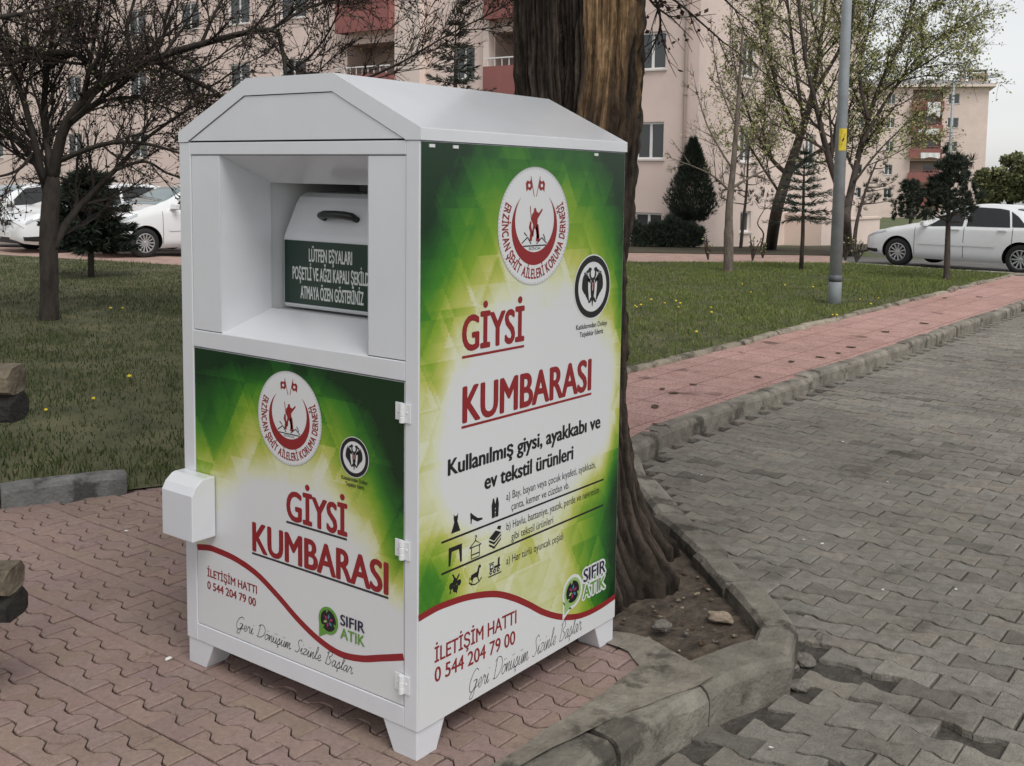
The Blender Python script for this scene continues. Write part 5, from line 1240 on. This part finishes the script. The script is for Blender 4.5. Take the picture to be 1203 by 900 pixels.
def car(name, label, loc, head, spec, paint='carwhite', group='cars parked in front of the buildings'):
    """local x runs from the nose (0) to the tail; y to the car's left is negative picture side; spec gives the outline tables"""
    root = empty(name, loc, label, 'car', group); ca, sa = math.cos(head), math.sin(head)
    # heading = direction the nose points; local (x back, y left, z up)
    H = Vector((ca, sa, 0)); Lf = Vector((-sa, ca, 0)); O = Vector(loc)
    L = spec['L']
    def wp(x, y, z): return O - H*(x-L/2) + Lf*y + Vector((0,0,z))
    tab = spec['tab']    # x: zbot, zbelt, ztop, wbelt, wtop
    def sec(x, v):       # v 0..1 from the sill up to the roof centre, left side
        zb, zl, zt, wb, wt = lerp_tab(tab, x); gh = zt-zl
        P = [(wb*.90, zb), (wb*.985, zb+.10*(zl-zb)+.04), (wb*1.0, zb+.5*(zl-zb)), (wb*.985, zl-.10*(zl-zb)-.02), (wb*.955, zl), (wb*.955+(wt-wb*.955)*.5, zl+gh*.5+.0), (wt, zl+gh*.86), (wt*.80, zl+gh*.975), (0, zt)]
        k = v*(len(P)-1); i = min(int(k), len(P)-2); t = k-i
        p0, p1, p2, p3 = P[max(i-1, 0)], P[i], P[i+1], P[min(i+2, len(P)-1)]
        return tuple(.5*(2*b+(c-a)*t+(2*a-5*b+4*c-d)*t*t+(3*b-a-3*c+d)*t**3) for a, b, c, d in zip(p0, p1, p2, p3))
    V8 = 8.0
    b = MB(); NX, NV = 72, 32
    for i in range(NX+1):
        x = L*i/NX
        for j in range(NV+1): y, z = sec(x, j/NV); b.v.append(tuple(wp(x, y, z)))
        for j in range(NV-1, -1, -1): y, z = sec(x, j/NV); b.v.append(tuple(wp(x, -y, z)))
    m = 2*NV+1
    for i in range(NX):
        for j in range(m-1): b.f.append((i*m+j, i*m+j+1, (i+1)*m+j+1, (i+1)*m+j)); b.m.append(0)
        b.f.append((i*m+m-1, i*m, (i+1)*m, (i+1)*m+m-1)); b.m.append(0)
    b.f.append(tuple(range(m))); b.m.append(0); b.f.append(tuple(NX*m+j for j in range(m))[::-1]); b.m.append(0)
    body = b.build('body', [M[paint], M['blacktrim']], root, smooth=True)
    cut = MB(); wr = spec['wr']
    for x in spec['axles']:
        for s in (-1, 1): cut.lathe(wp(x, s*(spec['hw']-.24), wr), Lf*s, [(0,0),(wr+.055,0),(wr+.055,.6),(0,.6)], 36, 1)
    co = cut.build('cutter', [M[paint], M['blacktrim']], None)
    md = body.modifiers.new('b', 'BOOLEAN'); md.operation = 'DIFFERENCE'; md.object = co; md.solver = 'EXACT'
    bpy.context.view_layer.update(); dg = bpy.context.evaluated_depsgraph_get()
    me = bpy.data.meshes.new_from_object(body.evaluated_get(dg)); body.modifiers.clear(); old = body.data; body.data = me; bpy.data.meshes.remove(old); bpy.data.objects.remove(co)
    try: body.data.set_sharp_from_angle(angle=R_(38))
    except Exception: pass
    def patch(nm, mt, pts, off=.006, parent=root, sides=(1,), n=8):
        """quad patch on the skin: pts = 4 corners (x, v) -> bilinear grid"""
        for s in sides:
            q = MB()
            def P(x, v):
                y, z = sec(x, v); e = .01; y1, z1 = sec(x, min(v+e, 1)); y0, z0 = sec(x, max(v-e, 0)); dy, dz = y1-y0, z1-z0; l = math.hypot(dy, dz) or 1
                xa = sec(min(x+.03, L), v); xb = sec(max(x-.03, 0), v)
                nrm = Vector((-( (xa[0]-xb[0])*dz/l*1 + (xa[1]-xb[1])*(-dy/l) )/.06, dz/l, -dy/l)); nrm.normalize()
                return wp(x+nrm.x*off, s*(y+nrm.y*off), z+nrm.z*off)
            for a in range(n+1):
                for c in range(n+1):
                    u, w_ = a/n, c/n; A, B, Cc, Dd = pts
                    x = (A[0]*(1-u)+B[0]*u)*(1-w_)+(Dd[0]*(1-u)+Cc[0]*u)*w_; v = (A[1]*(1-u)+B[1]*u)*(1-w_)+(Dd[1]*(1-u)+Cc[1]*u)*w_; q.v.append(tuple(P(x, v)))
            for a in range(n):
                for c in range(n): q.f.append((a*(n+1)+c, (a+1)*(n+1)+c, (a+1)*(n+1)+c+1, a*(n+1)+c+1)); q.m.append(0)
            o = q.build(nm, M[mt], parent, smooth=True)
    B_, T_ = 4.12/V8, 5.95/V8
    for (pts) in spec['side_windows']: patch('side_window', 'carglass', [(x, B_+(T_-B_)*t) for x, t in pts], sides=(1, -1))
    for (mt, xb, xt, wv) in spec['screens']:     # front / rear screens span the roof centre
        q = MB(); n = 10
        for a in range(n+1):
            x = xb+(xt-xb)*a/n
            for c in range(-n, n+1):
                v = 1-(1-wv)*abs(c)/n; y, z = sec(x, v); xa = sec(x+.03, v); xc = sec(x-.03, v); sl = (xa[1]-xc[1])/.06; nv = Vector((-sl, 0, 1)).normalized()
                q.v.append(tuple(wp(x+nv.x*.007, (y if c >= 0 else -y), z+nv.z*.007)))
        for a in range(n):
            for c in range(2*n): q.f.append((a*(2*n+1)+c, (a+1)*(2*n+1)+c, (a+1)*(2*n+1)+c+1, a*(2*n+1)+c+1)); q.m.append(0)
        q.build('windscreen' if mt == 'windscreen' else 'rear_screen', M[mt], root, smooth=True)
    patch('headlight', 'lamp', spec['headlight'], .008, sides=(1, -1))
    for pts in spec.get('trim', ()): patch('trim', 'blacktrim', pts, .008, sides=(1, -1))
    for x in spec['doors']: patch('door_gap', 'blacktrim', [(x, .10), (x+.010, .10), (x+.010, .50), (x, .50)], .003, sides=(1, -1), n=10)
    patch('rub_strip', paint, [(spec['axles'][0]+.5, .235), (spec['axles'][1]-.5, .235), (spec['axles'][1]-.5, .265), (spec['axles'][0]+.5, .265)], .014, sides=(1, -1), n=14)
    for x in spec['handles']:
        for s in (1, -1):
            y, z = sec(x, .43); q = MB(); q.obox(wp(x, s*(y+.018), z), H*.095, Lf*.012, Vector((0,0,.016))); q.build('door_handle', M[paint] if spec.get('bodyhandle', 1) else M['blacktrim'], root, bevel=.005)
    for s in (1, -1):
        x = spec['mirror']; y, z = sec(x, .53); q = MB(); c0 = wp(x, s*(y+.10), z+.055)
        q.prism([c0+H*.05+Lf*s*(-.09)+Vector((0,0,-.05)), c0+H*.03+Lf*s*.08+Vector((0,0,-.045)), c0+H*.02+Lf*s*.09+Vector((0,0,.05)), c0+H*.04+Lf*s*(-.08)+Vector((0,0,.06))],
                [c0-H*.07+Lf*s*(-.10)+Vector((0,0,-.06)), c0-H*.07+Lf*s*.09+Vector((0,0,-.055)), c0-H*.07+Lf*s*.10+Vector((0,0,.055)), c0-H*.07+Lf*s*(-.09)+Vector((0,0,.065))])
        q.obox(wp(x, s*(y+.005), z+.01), H*.045, Lf*.035, Vector((0,0,.022))); q.build('mirror', M[paint], root, bevel=.012)
    # nose: bumper grille, badge, plate
    nz = spec['nose']
    for (mt, nm, y0, y1, z0, z1, pr) in nz:
        q = MB(); n = 8
        for k in range(n):
            ya, yb = y0+(y1-y0)*k/n, y0+(y1-y0)*(k+1)/n
            bow = lambda y: .10*(y/spec['hw'])**2*1.6-pr
            q.prism([wp(bow(ya), ya, z0), wp(bow(yb), yb, z0), wp(bow(yb), yb, z1), wp(bow(ya), ya, z1)], [wp(bow(ya)+.12, ya, z0), wp(bow(yb)+.12, yb, z0), wp(bow(yb)+.12, yb, z1), wp(bow(ya)+.12, ya, z1)])
        q.build(nm, M[mt], root)
    if spec.get('badge') == 'diamond':
        q = MB(); z = .66; x = -.02
        for P_ in (((0,.10),(.075,0),(.045,0),(0,.06)), ((.075,0),(0,-.10),(0,-.06),(.045,0)), ((0,-.10),(-.075,0),(-.045,0),(0,-.06)), ((-.075,0),(0,.10),(0,.06),(-.045,0))):
            q.prism([wp(x-.012, y, z+k) for y, k in P_], [wp(x+.03, y, z+k) for y, k in P_])
        q.build('badge', M['chrome'], root)
    elif spec.get('badge') == 'round':
        q = MB(); q.lathe(wp(-.012, 0, .66), H, [(0,.006),(.05,.004),(.062,0),(.066,-.03)], 20); q.build('badge', M['chrome'], root)
    for x in spec['axles']:
        for s in (1, -1):
            c0 = wp(x, s*(spec['hw']-.03), wr); ax = Lf*s
            q = MB(); q.lathe(c0, ax, [(wr*.64,-.19),(wr*.93,-.19),(wr,-.16),(wr,-.03),(wr*.94,0),(wr*.68,.006),(wr*.64,-.005),(wr*.60,-.08)], 40); tyre = q.build('wheel', M['tyre'], root, smooth=True)
            q = MB(); rr = wr*.645; q.lathe(c0, ax, [(rr,-.03),(rr,.0),(rr*.92,.002),(rr*.90,-.03)], 36); q.lathe(c0, ax, [(0,.005),(rr*.20,.003),(rr*.24,-.02)], 16)
            e1 = H; e2 = Vector((0,0,1)); ns = spec['spokes']
            for k in range(ns):
                t = 6.283*k/ns; dr = e1*math.cos(t)+e2*math.sin(t); tn = e2*math.cos(t)-e1*math.sin(t); sw = rr*spec.get('sw', .10)
                q.prism([c0+dr*rr*.18+tn*sw*.8-ax*.012, c0+dr*rr*.18-tn*sw*.8-ax*.012, c0+dr*rr*.95-tn*sw-ax*.006, c0+dr*rr*.95+tn*sw-ax*.006], [c0+dr*rr*.18+tn*sw*.8-ax*.035, c0+dr*rr*.18-tn*sw*.8-ax*.035, c0+dr*rr*.95-tn*sw-ax*.035, c0+dr*rr*.95+tn*sw-ax*.035])
            q.build('rim', M['rim'], tyre)
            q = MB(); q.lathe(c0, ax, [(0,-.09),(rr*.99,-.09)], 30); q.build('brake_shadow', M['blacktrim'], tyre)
    return root
SEDAN = dict(L=4.55, hw=.875, wr=.315, axles=(.90, 3.60), spokes=11, sw=.085, mirror=1.52, doors=(1.30, 2.40, 3.42), handles=(2.22, 3.22), badge='round',
   tab=[(0,.34,.62,.66,.60,.46),(.10,.24,.66,.72,.74,.58),(.35,.20,.74,.80,.83,.68),(.80,.20,.82,.90,.865,.74),(1.25,.20,.89,.99,.875,.72),(1.45,.20,.91,1.06,.875,.70),(2.15,.20,.93,1.40,.875,.60),(2.55,.20,.94,1.455,.875,.585),(3.0,.20,.945,1.445,.875,.58),(3.45,.21,.955,1.36,.872,.57),(3.80,.22,.965,1.17,.865,.58),(4.05,.24,.965,1.045,.85,.62),(4.40,.28,.94,1.02,.80,.62),(4.55,.36,.80,.86,.70,.50)],
   side_windows=[[(1.52,.0),(2.36,.0),(2.36,1.0),(2.05,.97)], [(2.44,.0),(3.36,.0),(3.22,.96),(2.44,1.0)], [(3.40,.02),(3.72,.04),(3.45,.62),(3.27,.92)]],
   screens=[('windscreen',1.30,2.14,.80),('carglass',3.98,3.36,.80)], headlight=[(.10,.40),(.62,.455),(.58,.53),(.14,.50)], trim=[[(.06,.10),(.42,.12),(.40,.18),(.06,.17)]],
   nose=[('blacktrim','lower_grille',-.55,.55,.26,.40,.012),('plate','number_plate',-.26,.26,.42,.53,.022),('blacktrim','grille',-.30,.30,.60,.69,.012)])
HATCH = dict(L=4.03, hw=.85, wr=.305, axles=(.85, 3.36), spokes=14, sw=.07, mirror=1.45, doors=(1.22, 2.45), handles=(2.28,), badge='round',
   tab=[(0,.30,.60,.68,.58,.44),(.10,.22,.66,.74,.72,.58),(.35,.19,.76,.84,.81,.68),(.75,.19,.86,.97,.845,.74),(1.10,.19,.93,1.07,.85,.72),(1.30,.19,.95,1.15,.85,.70),(1.95,.19,.97,1.44,.85,.60),(2.4,.19,.98,1.49,.85,.585),(3.0,.19,1.0,1.48,.85,.575),(3.5,.21,1.02,1.40,.84,.55),(3.85,.24,1.02,1.16,.81,.52),(4.03,.34,.86,.94,.72,.46)],
   side_windows=[[(1.38,.0),(2.42,.0),(2.42,1.0),(1.92,.97)], [(2.48,.0),(3.36,.08),(3.22,.92),(2.48,1.0)]],
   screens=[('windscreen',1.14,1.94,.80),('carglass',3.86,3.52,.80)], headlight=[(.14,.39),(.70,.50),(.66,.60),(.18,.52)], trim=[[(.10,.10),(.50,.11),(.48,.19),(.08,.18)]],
   nose=[('blacktrim','lower_grille',-.50,.50,.24,.42,.012),('plate','number_plate',-.26,.26,.44,.55,.022),('blacktrim','grille',-.28,.28,.60,.66,.012)])
HATCH5 = dict(HATCH); HATCH5.update(L=4.06, spokes=10, sw=.10, doors=(1.22, 2.20, 3.12), handles=(2.04, 2.95), badge='diamond',
   side_windows=[[(1.38,.0),(2.16,.0),(2.16,1.0),(1.92,.97)], [(2.23,.0),(3.06,.04),(3.02,.95),(2.23,1.0)], [(3.10,.10),(3.42,.2),(3.2,.85),(3.08,.9)]],
   headlight=[(.12,.39),(.66,.45),(.60,.54),(.14,.50)], nose=[('blacktrim','lower_grille',-.52,.52,.22,.38,.012),('plate','number_plate',-.26,.26,.34,.45,.030),('blacktrim','grille',-.58,.58,.59,.70,.010)])
zc = -.055
p1 = gnd(1053, 312, zc); p2 = gnd(1197, 323, zc)
dv = (p1-p2); hd = math.atan2(dv.y, dv.x); mid = (p1+p2)/2; dn = Vector((math.cos(hd), math.sin(hd), 0)); lf = Vector((-dn.y, dn.x, 0))
sc_ = (p1-p2).length/2.70; c_ = p1 - dn*(SEDAN['L']/2-SEDAN['axles'][0])*sc_ - lf*(.85)*sc_
print('sedan scale', sc_)
car('parked_car', 'white sedan with tinted windows parked beyond the right lawn', (c_.x, c_.y, gz(c_.x, c_.y)+zc), hd, SEDAN).scale = (sc_, sc_, sc_*.95)
hd = R_(-95)
def park(px, py, spec, label, dh=0):
    p = gnd(px, py, 0); h = hd+R_(dh); dn = Vector((math.cos(h), math.sin(h), 0)); lf = Vector((-dn.y, dn.x, 0)); c = p - dn*(spec['L']/2-spec['axles'][0]) - lf*(spec['hw']-.03)
    car('parked_car', label, (c.x, c.y, gz(c.x, c.y)-.004), h, spec)
park(171.5, 303, HATCH, 'white hatchback with pale windscreen, nearest parked car left of the bin', 0)
park(75, 297.5, HATCH5, 'white hatchback with a diamond badge on its grille behind the budding tree', 0)
park(-22, 291, HATCH, 'white car at the left edge, mirror showing above its neighbour\'s bonnet', 0)

# ------------------------------------------------------------------ lamp posts, bench, bits and pieces
p = gnd(980, 358); LP = empty('lamp_post', p, 'grey tapered lamp post with a yellow sticker on the right lawn', 'lamp post', 'street lamps')
b = MB(); b.tube([p+Vector((0,0,.29)), p+Vector((0,0,4)), p+Vector((0,0,8.0))], [.090,.070,.045], 12); b.build('pole', M['post_grey'], LP, smooth=True, recalc=False)
b = MB(); b.tube([p+Vector((0,0,-.1)), p+Vector((0,0,.33)), p+Vector((0,0,.335))], [.098,.095,.094], 12); b.build('foot', M['post_grey'], LP, smooth=True)
b = MB(); b.tube([p+Vector((0,0,.335)), p+Vector((0,0,.43))], [.0965,.0955], 12); b.build('band', M['post_dark'], LP, smooth=True)
b = MB(); b.tube(catmull([tuple(p+Vector((0,0,7.8))), tuple(p+Vector((.2,0,8.4))), tuple(p+Vector((1.2,-.0,8.7)))], 5), .03, 8); b.build('arm', M['post_grey'], LP, recalc=False)
b = MB(); b.prism([p+Vector((1.1,-.10,8.66)), p+Vector((1.1,.10,8.66)), p+Vector((1.75,.14,8.76)), p+Vector((1.75,-.14,8.76))], [p+Vector((1.1,-.07,8.76)), p+Vector((1.1,.07,8.76)), p+Vector((1.72,.10,8.86)), p+Vector((1.72,-.10,8.86))]); b.build('lamp_head', M['post_grey'], LP, bevel=.02)
zq = at(986, 165, dpth(p)).z; b = MB(); n = 10
tc = (CAM-p); tc.z = 0; tc.normalize(); t0 = math.atan2(tc.y, tc.x)+.35
for i in range(n):
    a0, a1 = t0-.75+1.5*i/n, t0-.75+1.5*(i+1)/n; R0 = .090-(zq)*.0052+.0052
    b.poly([p+Vector((R0*math.cos(a0), R0*math.sin(a0), zq-.155)), p+Vector((R0*math.cos(a1), R0*math.sin(a1), zq-.155)), p+Vector((R0*math.cos(a1), R0*math.sin(a1), zq+.155)), p+Vector((R0*math.cos(a0), R0*math.sin(a0), zq+.155))])
lab = b.build('sticker', M['yellow'], LP, smooth=True)
b = MB(); R0 += .002
for P in (((.30,.09),(-.25,-.02),(.05,-.02)), ((.25,.02),(-.30,-.09),(-.05,.02))): b.poly([p+Vector((R0*math.cos(t0+a), R0*math.sin(t0+a), zq+z)) for a, z in P])
b.build('warning_mark', M['blacktrim'], lab)
d = 46; p = at(1113, 240, d); p.z = gz(p.x, p.y); top = at(1117, 93, d); LP2 = empty('lamp_post', p, 'thin far street lamp with a long arm above the young pine', 'lamp post', 'street lamps')
b = MB(); b.tube([p, Vector((p.x, p.y, top.z))], [.085,.055], 10); b.build('pole', M['post_grey'], LP2, smooth=True, recalc=False)
e = at(1160, 92, d); b = MB(); b.tube([Vector((p.x, p.y, top.z-.05)), Vector((p.x, p.y, top.z-.05)).lerp(e, .4)+Vector((0,0,.12)), e], .035, 8); b.build('arm', M['post_grey'], LP2, smooth=True, recalc=False)
dd = (at(1175, 91, d)-at(1155, 93, d)).normalized(); sdv = dd.cross(Vector((0,0,1))).normalized(); b = MB(); b.prism([e-dd*.1+sdv*.08, e-dd*.1-sdv*.08, e+dd*.55-sdv*.13, e+dd*.55+sdv*.13], [e-dd*.1+sdv*.06+Vector((0,0,.09)), e-dd*.1-sdv*.06+Vector((0,0,.09)), e+dd*.52-sdv*.09+Vector((0,0,.13)), e+dd*.52+sdv*.09+Vector((0,0,.13))]); b.build('lamp_head', M['post_grey'], LP2, bevel=.015)

# timber bench whose end juts in at the left edge: two half-round rails on a frame outside the picture
M['rail'] = mat('weathered pale and dark rail', (.20,.165,.115), .9, .0, 9, (.055,.043,.032), .8, 30)
axb = -rt; axb.z = 0; axb.normalize(); pb = Vector((-axb.y, axb.x, 0))
e_top = at(22, 462, 3.4); e_bot = at(19, 695, 3.4)
BN = empty('bench', (e_top.x+axb.x*.9, e_top.y+axb.y*.9, 0), 'weathered timber bench end with dark undersides at the left edge', 'bench')
def rail(e, r, nm, rz):
    for (mt, lo, hi, tag_) in (('rail', 0, 1.0, nm), ('wood_black', -1.0, -.012, nm+'_underside')):  # pale upper half, near-black lower half
        b = MB(); z0, z1 = lo*rz, hi*rz; m_ = .028; k = 14
        sec = [(-r+m_,z0),(r-m_,z0),(r,z0+m_*.5),(r,z1-m_),(r-m_,z1),(-r+m_,z1),(-r,z1-m_),(-r,z0+m_*.5)]; n = len(sec); o = 0
        for j in range(k+1):
            for q, (a, z) in enumerate(sec):
                nn = .008*noise.noise(Vector((j*.9+rz*90, q*1.9, lo*3)))
                b.v.append(tuple(e+axb*(1.8*j/k + (.012*noise.noise(Vector((q*3.1, lo, 4))) if j == 0 else 0))+pb*(a+nn)+Vector((0,0,z+nn))))
        for j in range(k):
            for q in range(n): b.f.append((o+j*n+q, o+j*n+(q+1) % n, o+(j+1)*n+(q+1) % n, o+(j+1)*n+q)); b.m.append(0)
        b.f.append(tuple(o+q for q in range(n))); b.m.append(0); b.f.append(tuple(o+k*n+q for q in range(n))); b.m.append(0)
        b.build(tag_, M[mt], BN)
rail(e_top, .062, 'back_rail', .088); rail(e_bot, .07, 'seat_rail', .086)
for k in (.55, 1.4):
    b = MB(); q = e_top+axb*k; s_ = e_bot+axb*k
    b.tube([Vector((s_.x, s_.y, 0)), s_-Vector((0,0,.09))], .05, 8); b.build('leg', M['wood_black'], BN)
    b = MB(); b.tube([s_+pb*.0+Vector((0,0,.05)), q-Vector((0,0,.08))], .04, 8); b.build('back_post', M['wood_black'], BN)

# stones, brick bit, litter, dandelions
def stone(nm, label, c, s, m, seed, group=None, flat_=.6, cat='stone'):
    r = random.Random(seed); bm = bmesh.new(); bmesh.ops.create_icosphere(bm, subdivisions=3, radius=1)
    for v in bm.verts:
        n_ = noise.noise(v.co*1.3+Vector((seed, 0, 0)))*.35+noise.noise(v.co*3.7+Vector((0, seed, 0)))*.12; v.co *= (1+n_); v.co.x *= s[0]; v.co.y *= s[1]; v.co.z *= s[2]
    me = bpy.data.meshes.new(nm); bm.to_mesh(me); bm.free(); me.materials.append(m); o = bpy.data.objects.new(nm, me); C.objects.link(o); o.location = c; o.rotation_euler = (0, 0, r.uniform(0, 6.28)); return tag(o, label, cat, group)
M['stone'] = mat('pale buff stone', (.30,.24,.18), .9, .2, 30, bump=.5, bscale=60); M['stone2'] = mat('grey rubble', (.16,.145,.125), .9, .25, 30, bump=.6, bscale=60)
q = gnd(846, 729, -.05); stone('stone', 'smooth buff stone lying in the tree pit by the kerb', (q.x, q.y, -.035), (.055,.028,.022), M['stone'], 3).rotation_euler = (0,0,.3)
q = gnd(777, 738, -.03); stone('stone', 'grey broken lump between trunk foot and concrete apron', (q.x, q.y, -.02), (.04,.035,.022), M['stone2'], 5)
rs = random.Random(8)
for i in range(30):
    x, y = rs.uniform(-.15, .5), rs.uniform(1.08, 1.9)
    if not in_poly(x, y, [(-.1,1.10),(.33,1.10),(.42,1.36),(.34,1.55),(-.3,2.1)]): continue
    s = rs.uniform(.004, .011); stone('pebble', 'small crumb of rubble on the soil of the tree pit', (x, y, -.055+s*.3), (s*1.3, s, s*.7), M['stone2'] if i % 3 else M['stone'], 20+i, 'rubble crumbs in the tree pit', cat='pebble')
for i, (px, py) in enumerate(((925,765),(948,742),(905,772),(918,795))):
    q = gnd(px, py, -.12); stone('paver_fragment', ('flat broken grey paver piece beside the kerb corner', 'pointed grey paver shard left of the kerb gap', 'small paver chip tucked against the corner kerb', 'tilted paver chip in the dirt gap below the corner kerb')[i], (q.x+.07, q.y, -.135), (.06-.008*i,.04,.02), M['stone2'], 70+i, None, cat='paver piece')
M['leaf2'] = mat('pale dry leaf', (.19,.15,.10), .9, .3, 20); M['leaf'] = mat('dry leaf', (.075,.048,.03), .9, .4, 20); M['paper'] = mat('white scrap', (.7,.7,.68), .8)
def flake(nm, label, cat, group, c, s, m, seed, curl=.35):
    r = random.Random(seed); b = MB(); n = 9; P = []
    for i in range(n): t = 6.283*i/n; P.append((math.cos(t)*s*r.uniform(.6,1.2), math.sin(t)*s*.6*r.uniform(.6,1.2), r.uniform(0,curl)*s))
    a = r.uniform(0, 6.28); P = [(x*math.cos(a)-y*math.sin(a), x*math.sin(a)+y*math.cos(a), z) for x, y, z in P]
    top = [(c[0]+x, c[1]+y, c[2]+z+.002) for x, y, z in P]; bot = [(c[0]+x, c[1]+y, c[2]+z) for x, y, z in P]
    b.v = top+bot+[(c[0], c[1], c[2]+.002), (c[0], c[1], c[2])]
    for i in range(n):
        j = (i+1) % n; b.f += [(i, j, 2*n), (n+j, n+i, 2*n+1), (j, i, n+i, n+j)]; b.m += [0]*3
    tag(b.build(nm, m), label, cat, group)
for i in range(110):
    x, y = rs.uniform(-.6, .5), rs.uniform(1.05, 2.2)
    if not in_poly(x, y, [(-.12,1.08),(.36,1.06),(.46,1.36),(.38,1.55),(-.45,2.4)]): continue
    flake('dry_leaf', 'dry brown leaf scrap on the soil around the old trunk', 'leaf', 'leaf litter in the tree pit', (x, y, -.052), rs.uniform(.008,.02), M['leaf2' if i % 3 == 0 else 'leaf'], 200+i)
for i, (px, py) in enumerate(((770,478),(775,500),(792,462),(778,457),(815,452),(890,443),(930,425),(965,420),(985,415),(1000,408),(1040,390),(1085,380),(1110,350),(1150,349))):
    q = gnd(px, py); flake('dry_leaf', 'dark wet leaf smear on the pink sidewalk', 'leaf', 'wet leaves on the pink sidewalk', (q.x, q.y, .001), rs.uniform(.035,.075), M['leaf'], 300+i, .12)
for i, (px, py) in enumerate(((944,635),(966,640),(906,880),(990,520),(1043,567),(824,559),(1037,694),(1123,694))):
    q = gnd(px, py, -.118); flake('paper_scrap', 'tiny white scrap lying on the grey road pavers', 'litter', 'white scraps on the road', (q.x, q.y, -.114), rs.uniform(.006,.012), M['paper'], 400+i)
q = gnd(198, 776); flake('paper_scrap', 'white scrap on the pink paving left of the bin leg', 'litter', None, (q.x, q.y, .003), .016, M['paper'], 450)
q = gnd(148, 625); flake('paper_scrap', 'white scrap on the pink paving near the upright kerb', 'litter', None, (q.x, q.y, .003), .013, M['paper'], 451)
M['dandelion'] = mat('dandelion yellow', (.62,.48,.02), .7); M['stalk'] = mat('green stalk', (.07,.10,.03), .8)
def dandelion(px, py, i, lab, grp):
    q = gnd(px, py, .05); q.z = 0; h = .05+.02*(i % 3); b = MB(); b.tube([q, q+Vector((0,0,h))], .004, 5, 1); s_ = .013+.005*(i % 2)
    b.lathe(q+Vector((0,0,h)), (0.2,-.2,1), [(0,-.006),(s_*.6,-.004),(s_,.004),(s_*.8,.010),(0,.012)], 12, 0)
    tag(b.build('dandelion', [M['dandelion'], M['stalk']]), lab, 'flower', grp)
for i, (px, py) in enumerate(((748,361),(753,360),(746,363),(765,352),(781,358),(794,357),(797,361),(799,358),(835,365),(836,367),(882,345),(922,338),(978,370),(983,372),(1010,355),(1023,357),(1032,352),(955,340),(872,334),(818,392))):
    dandelion(px, py, i, 'yellow dandelion in the right lawn', 'dandelions on the right lawn')
for i, (px, py) in enumerate(((54,482),(152,445),(110,475),(130,362),(144,364))): dandelion(px, py, i, 'yellow dandelion in the left lawn', 'dandelions on the left lawn')
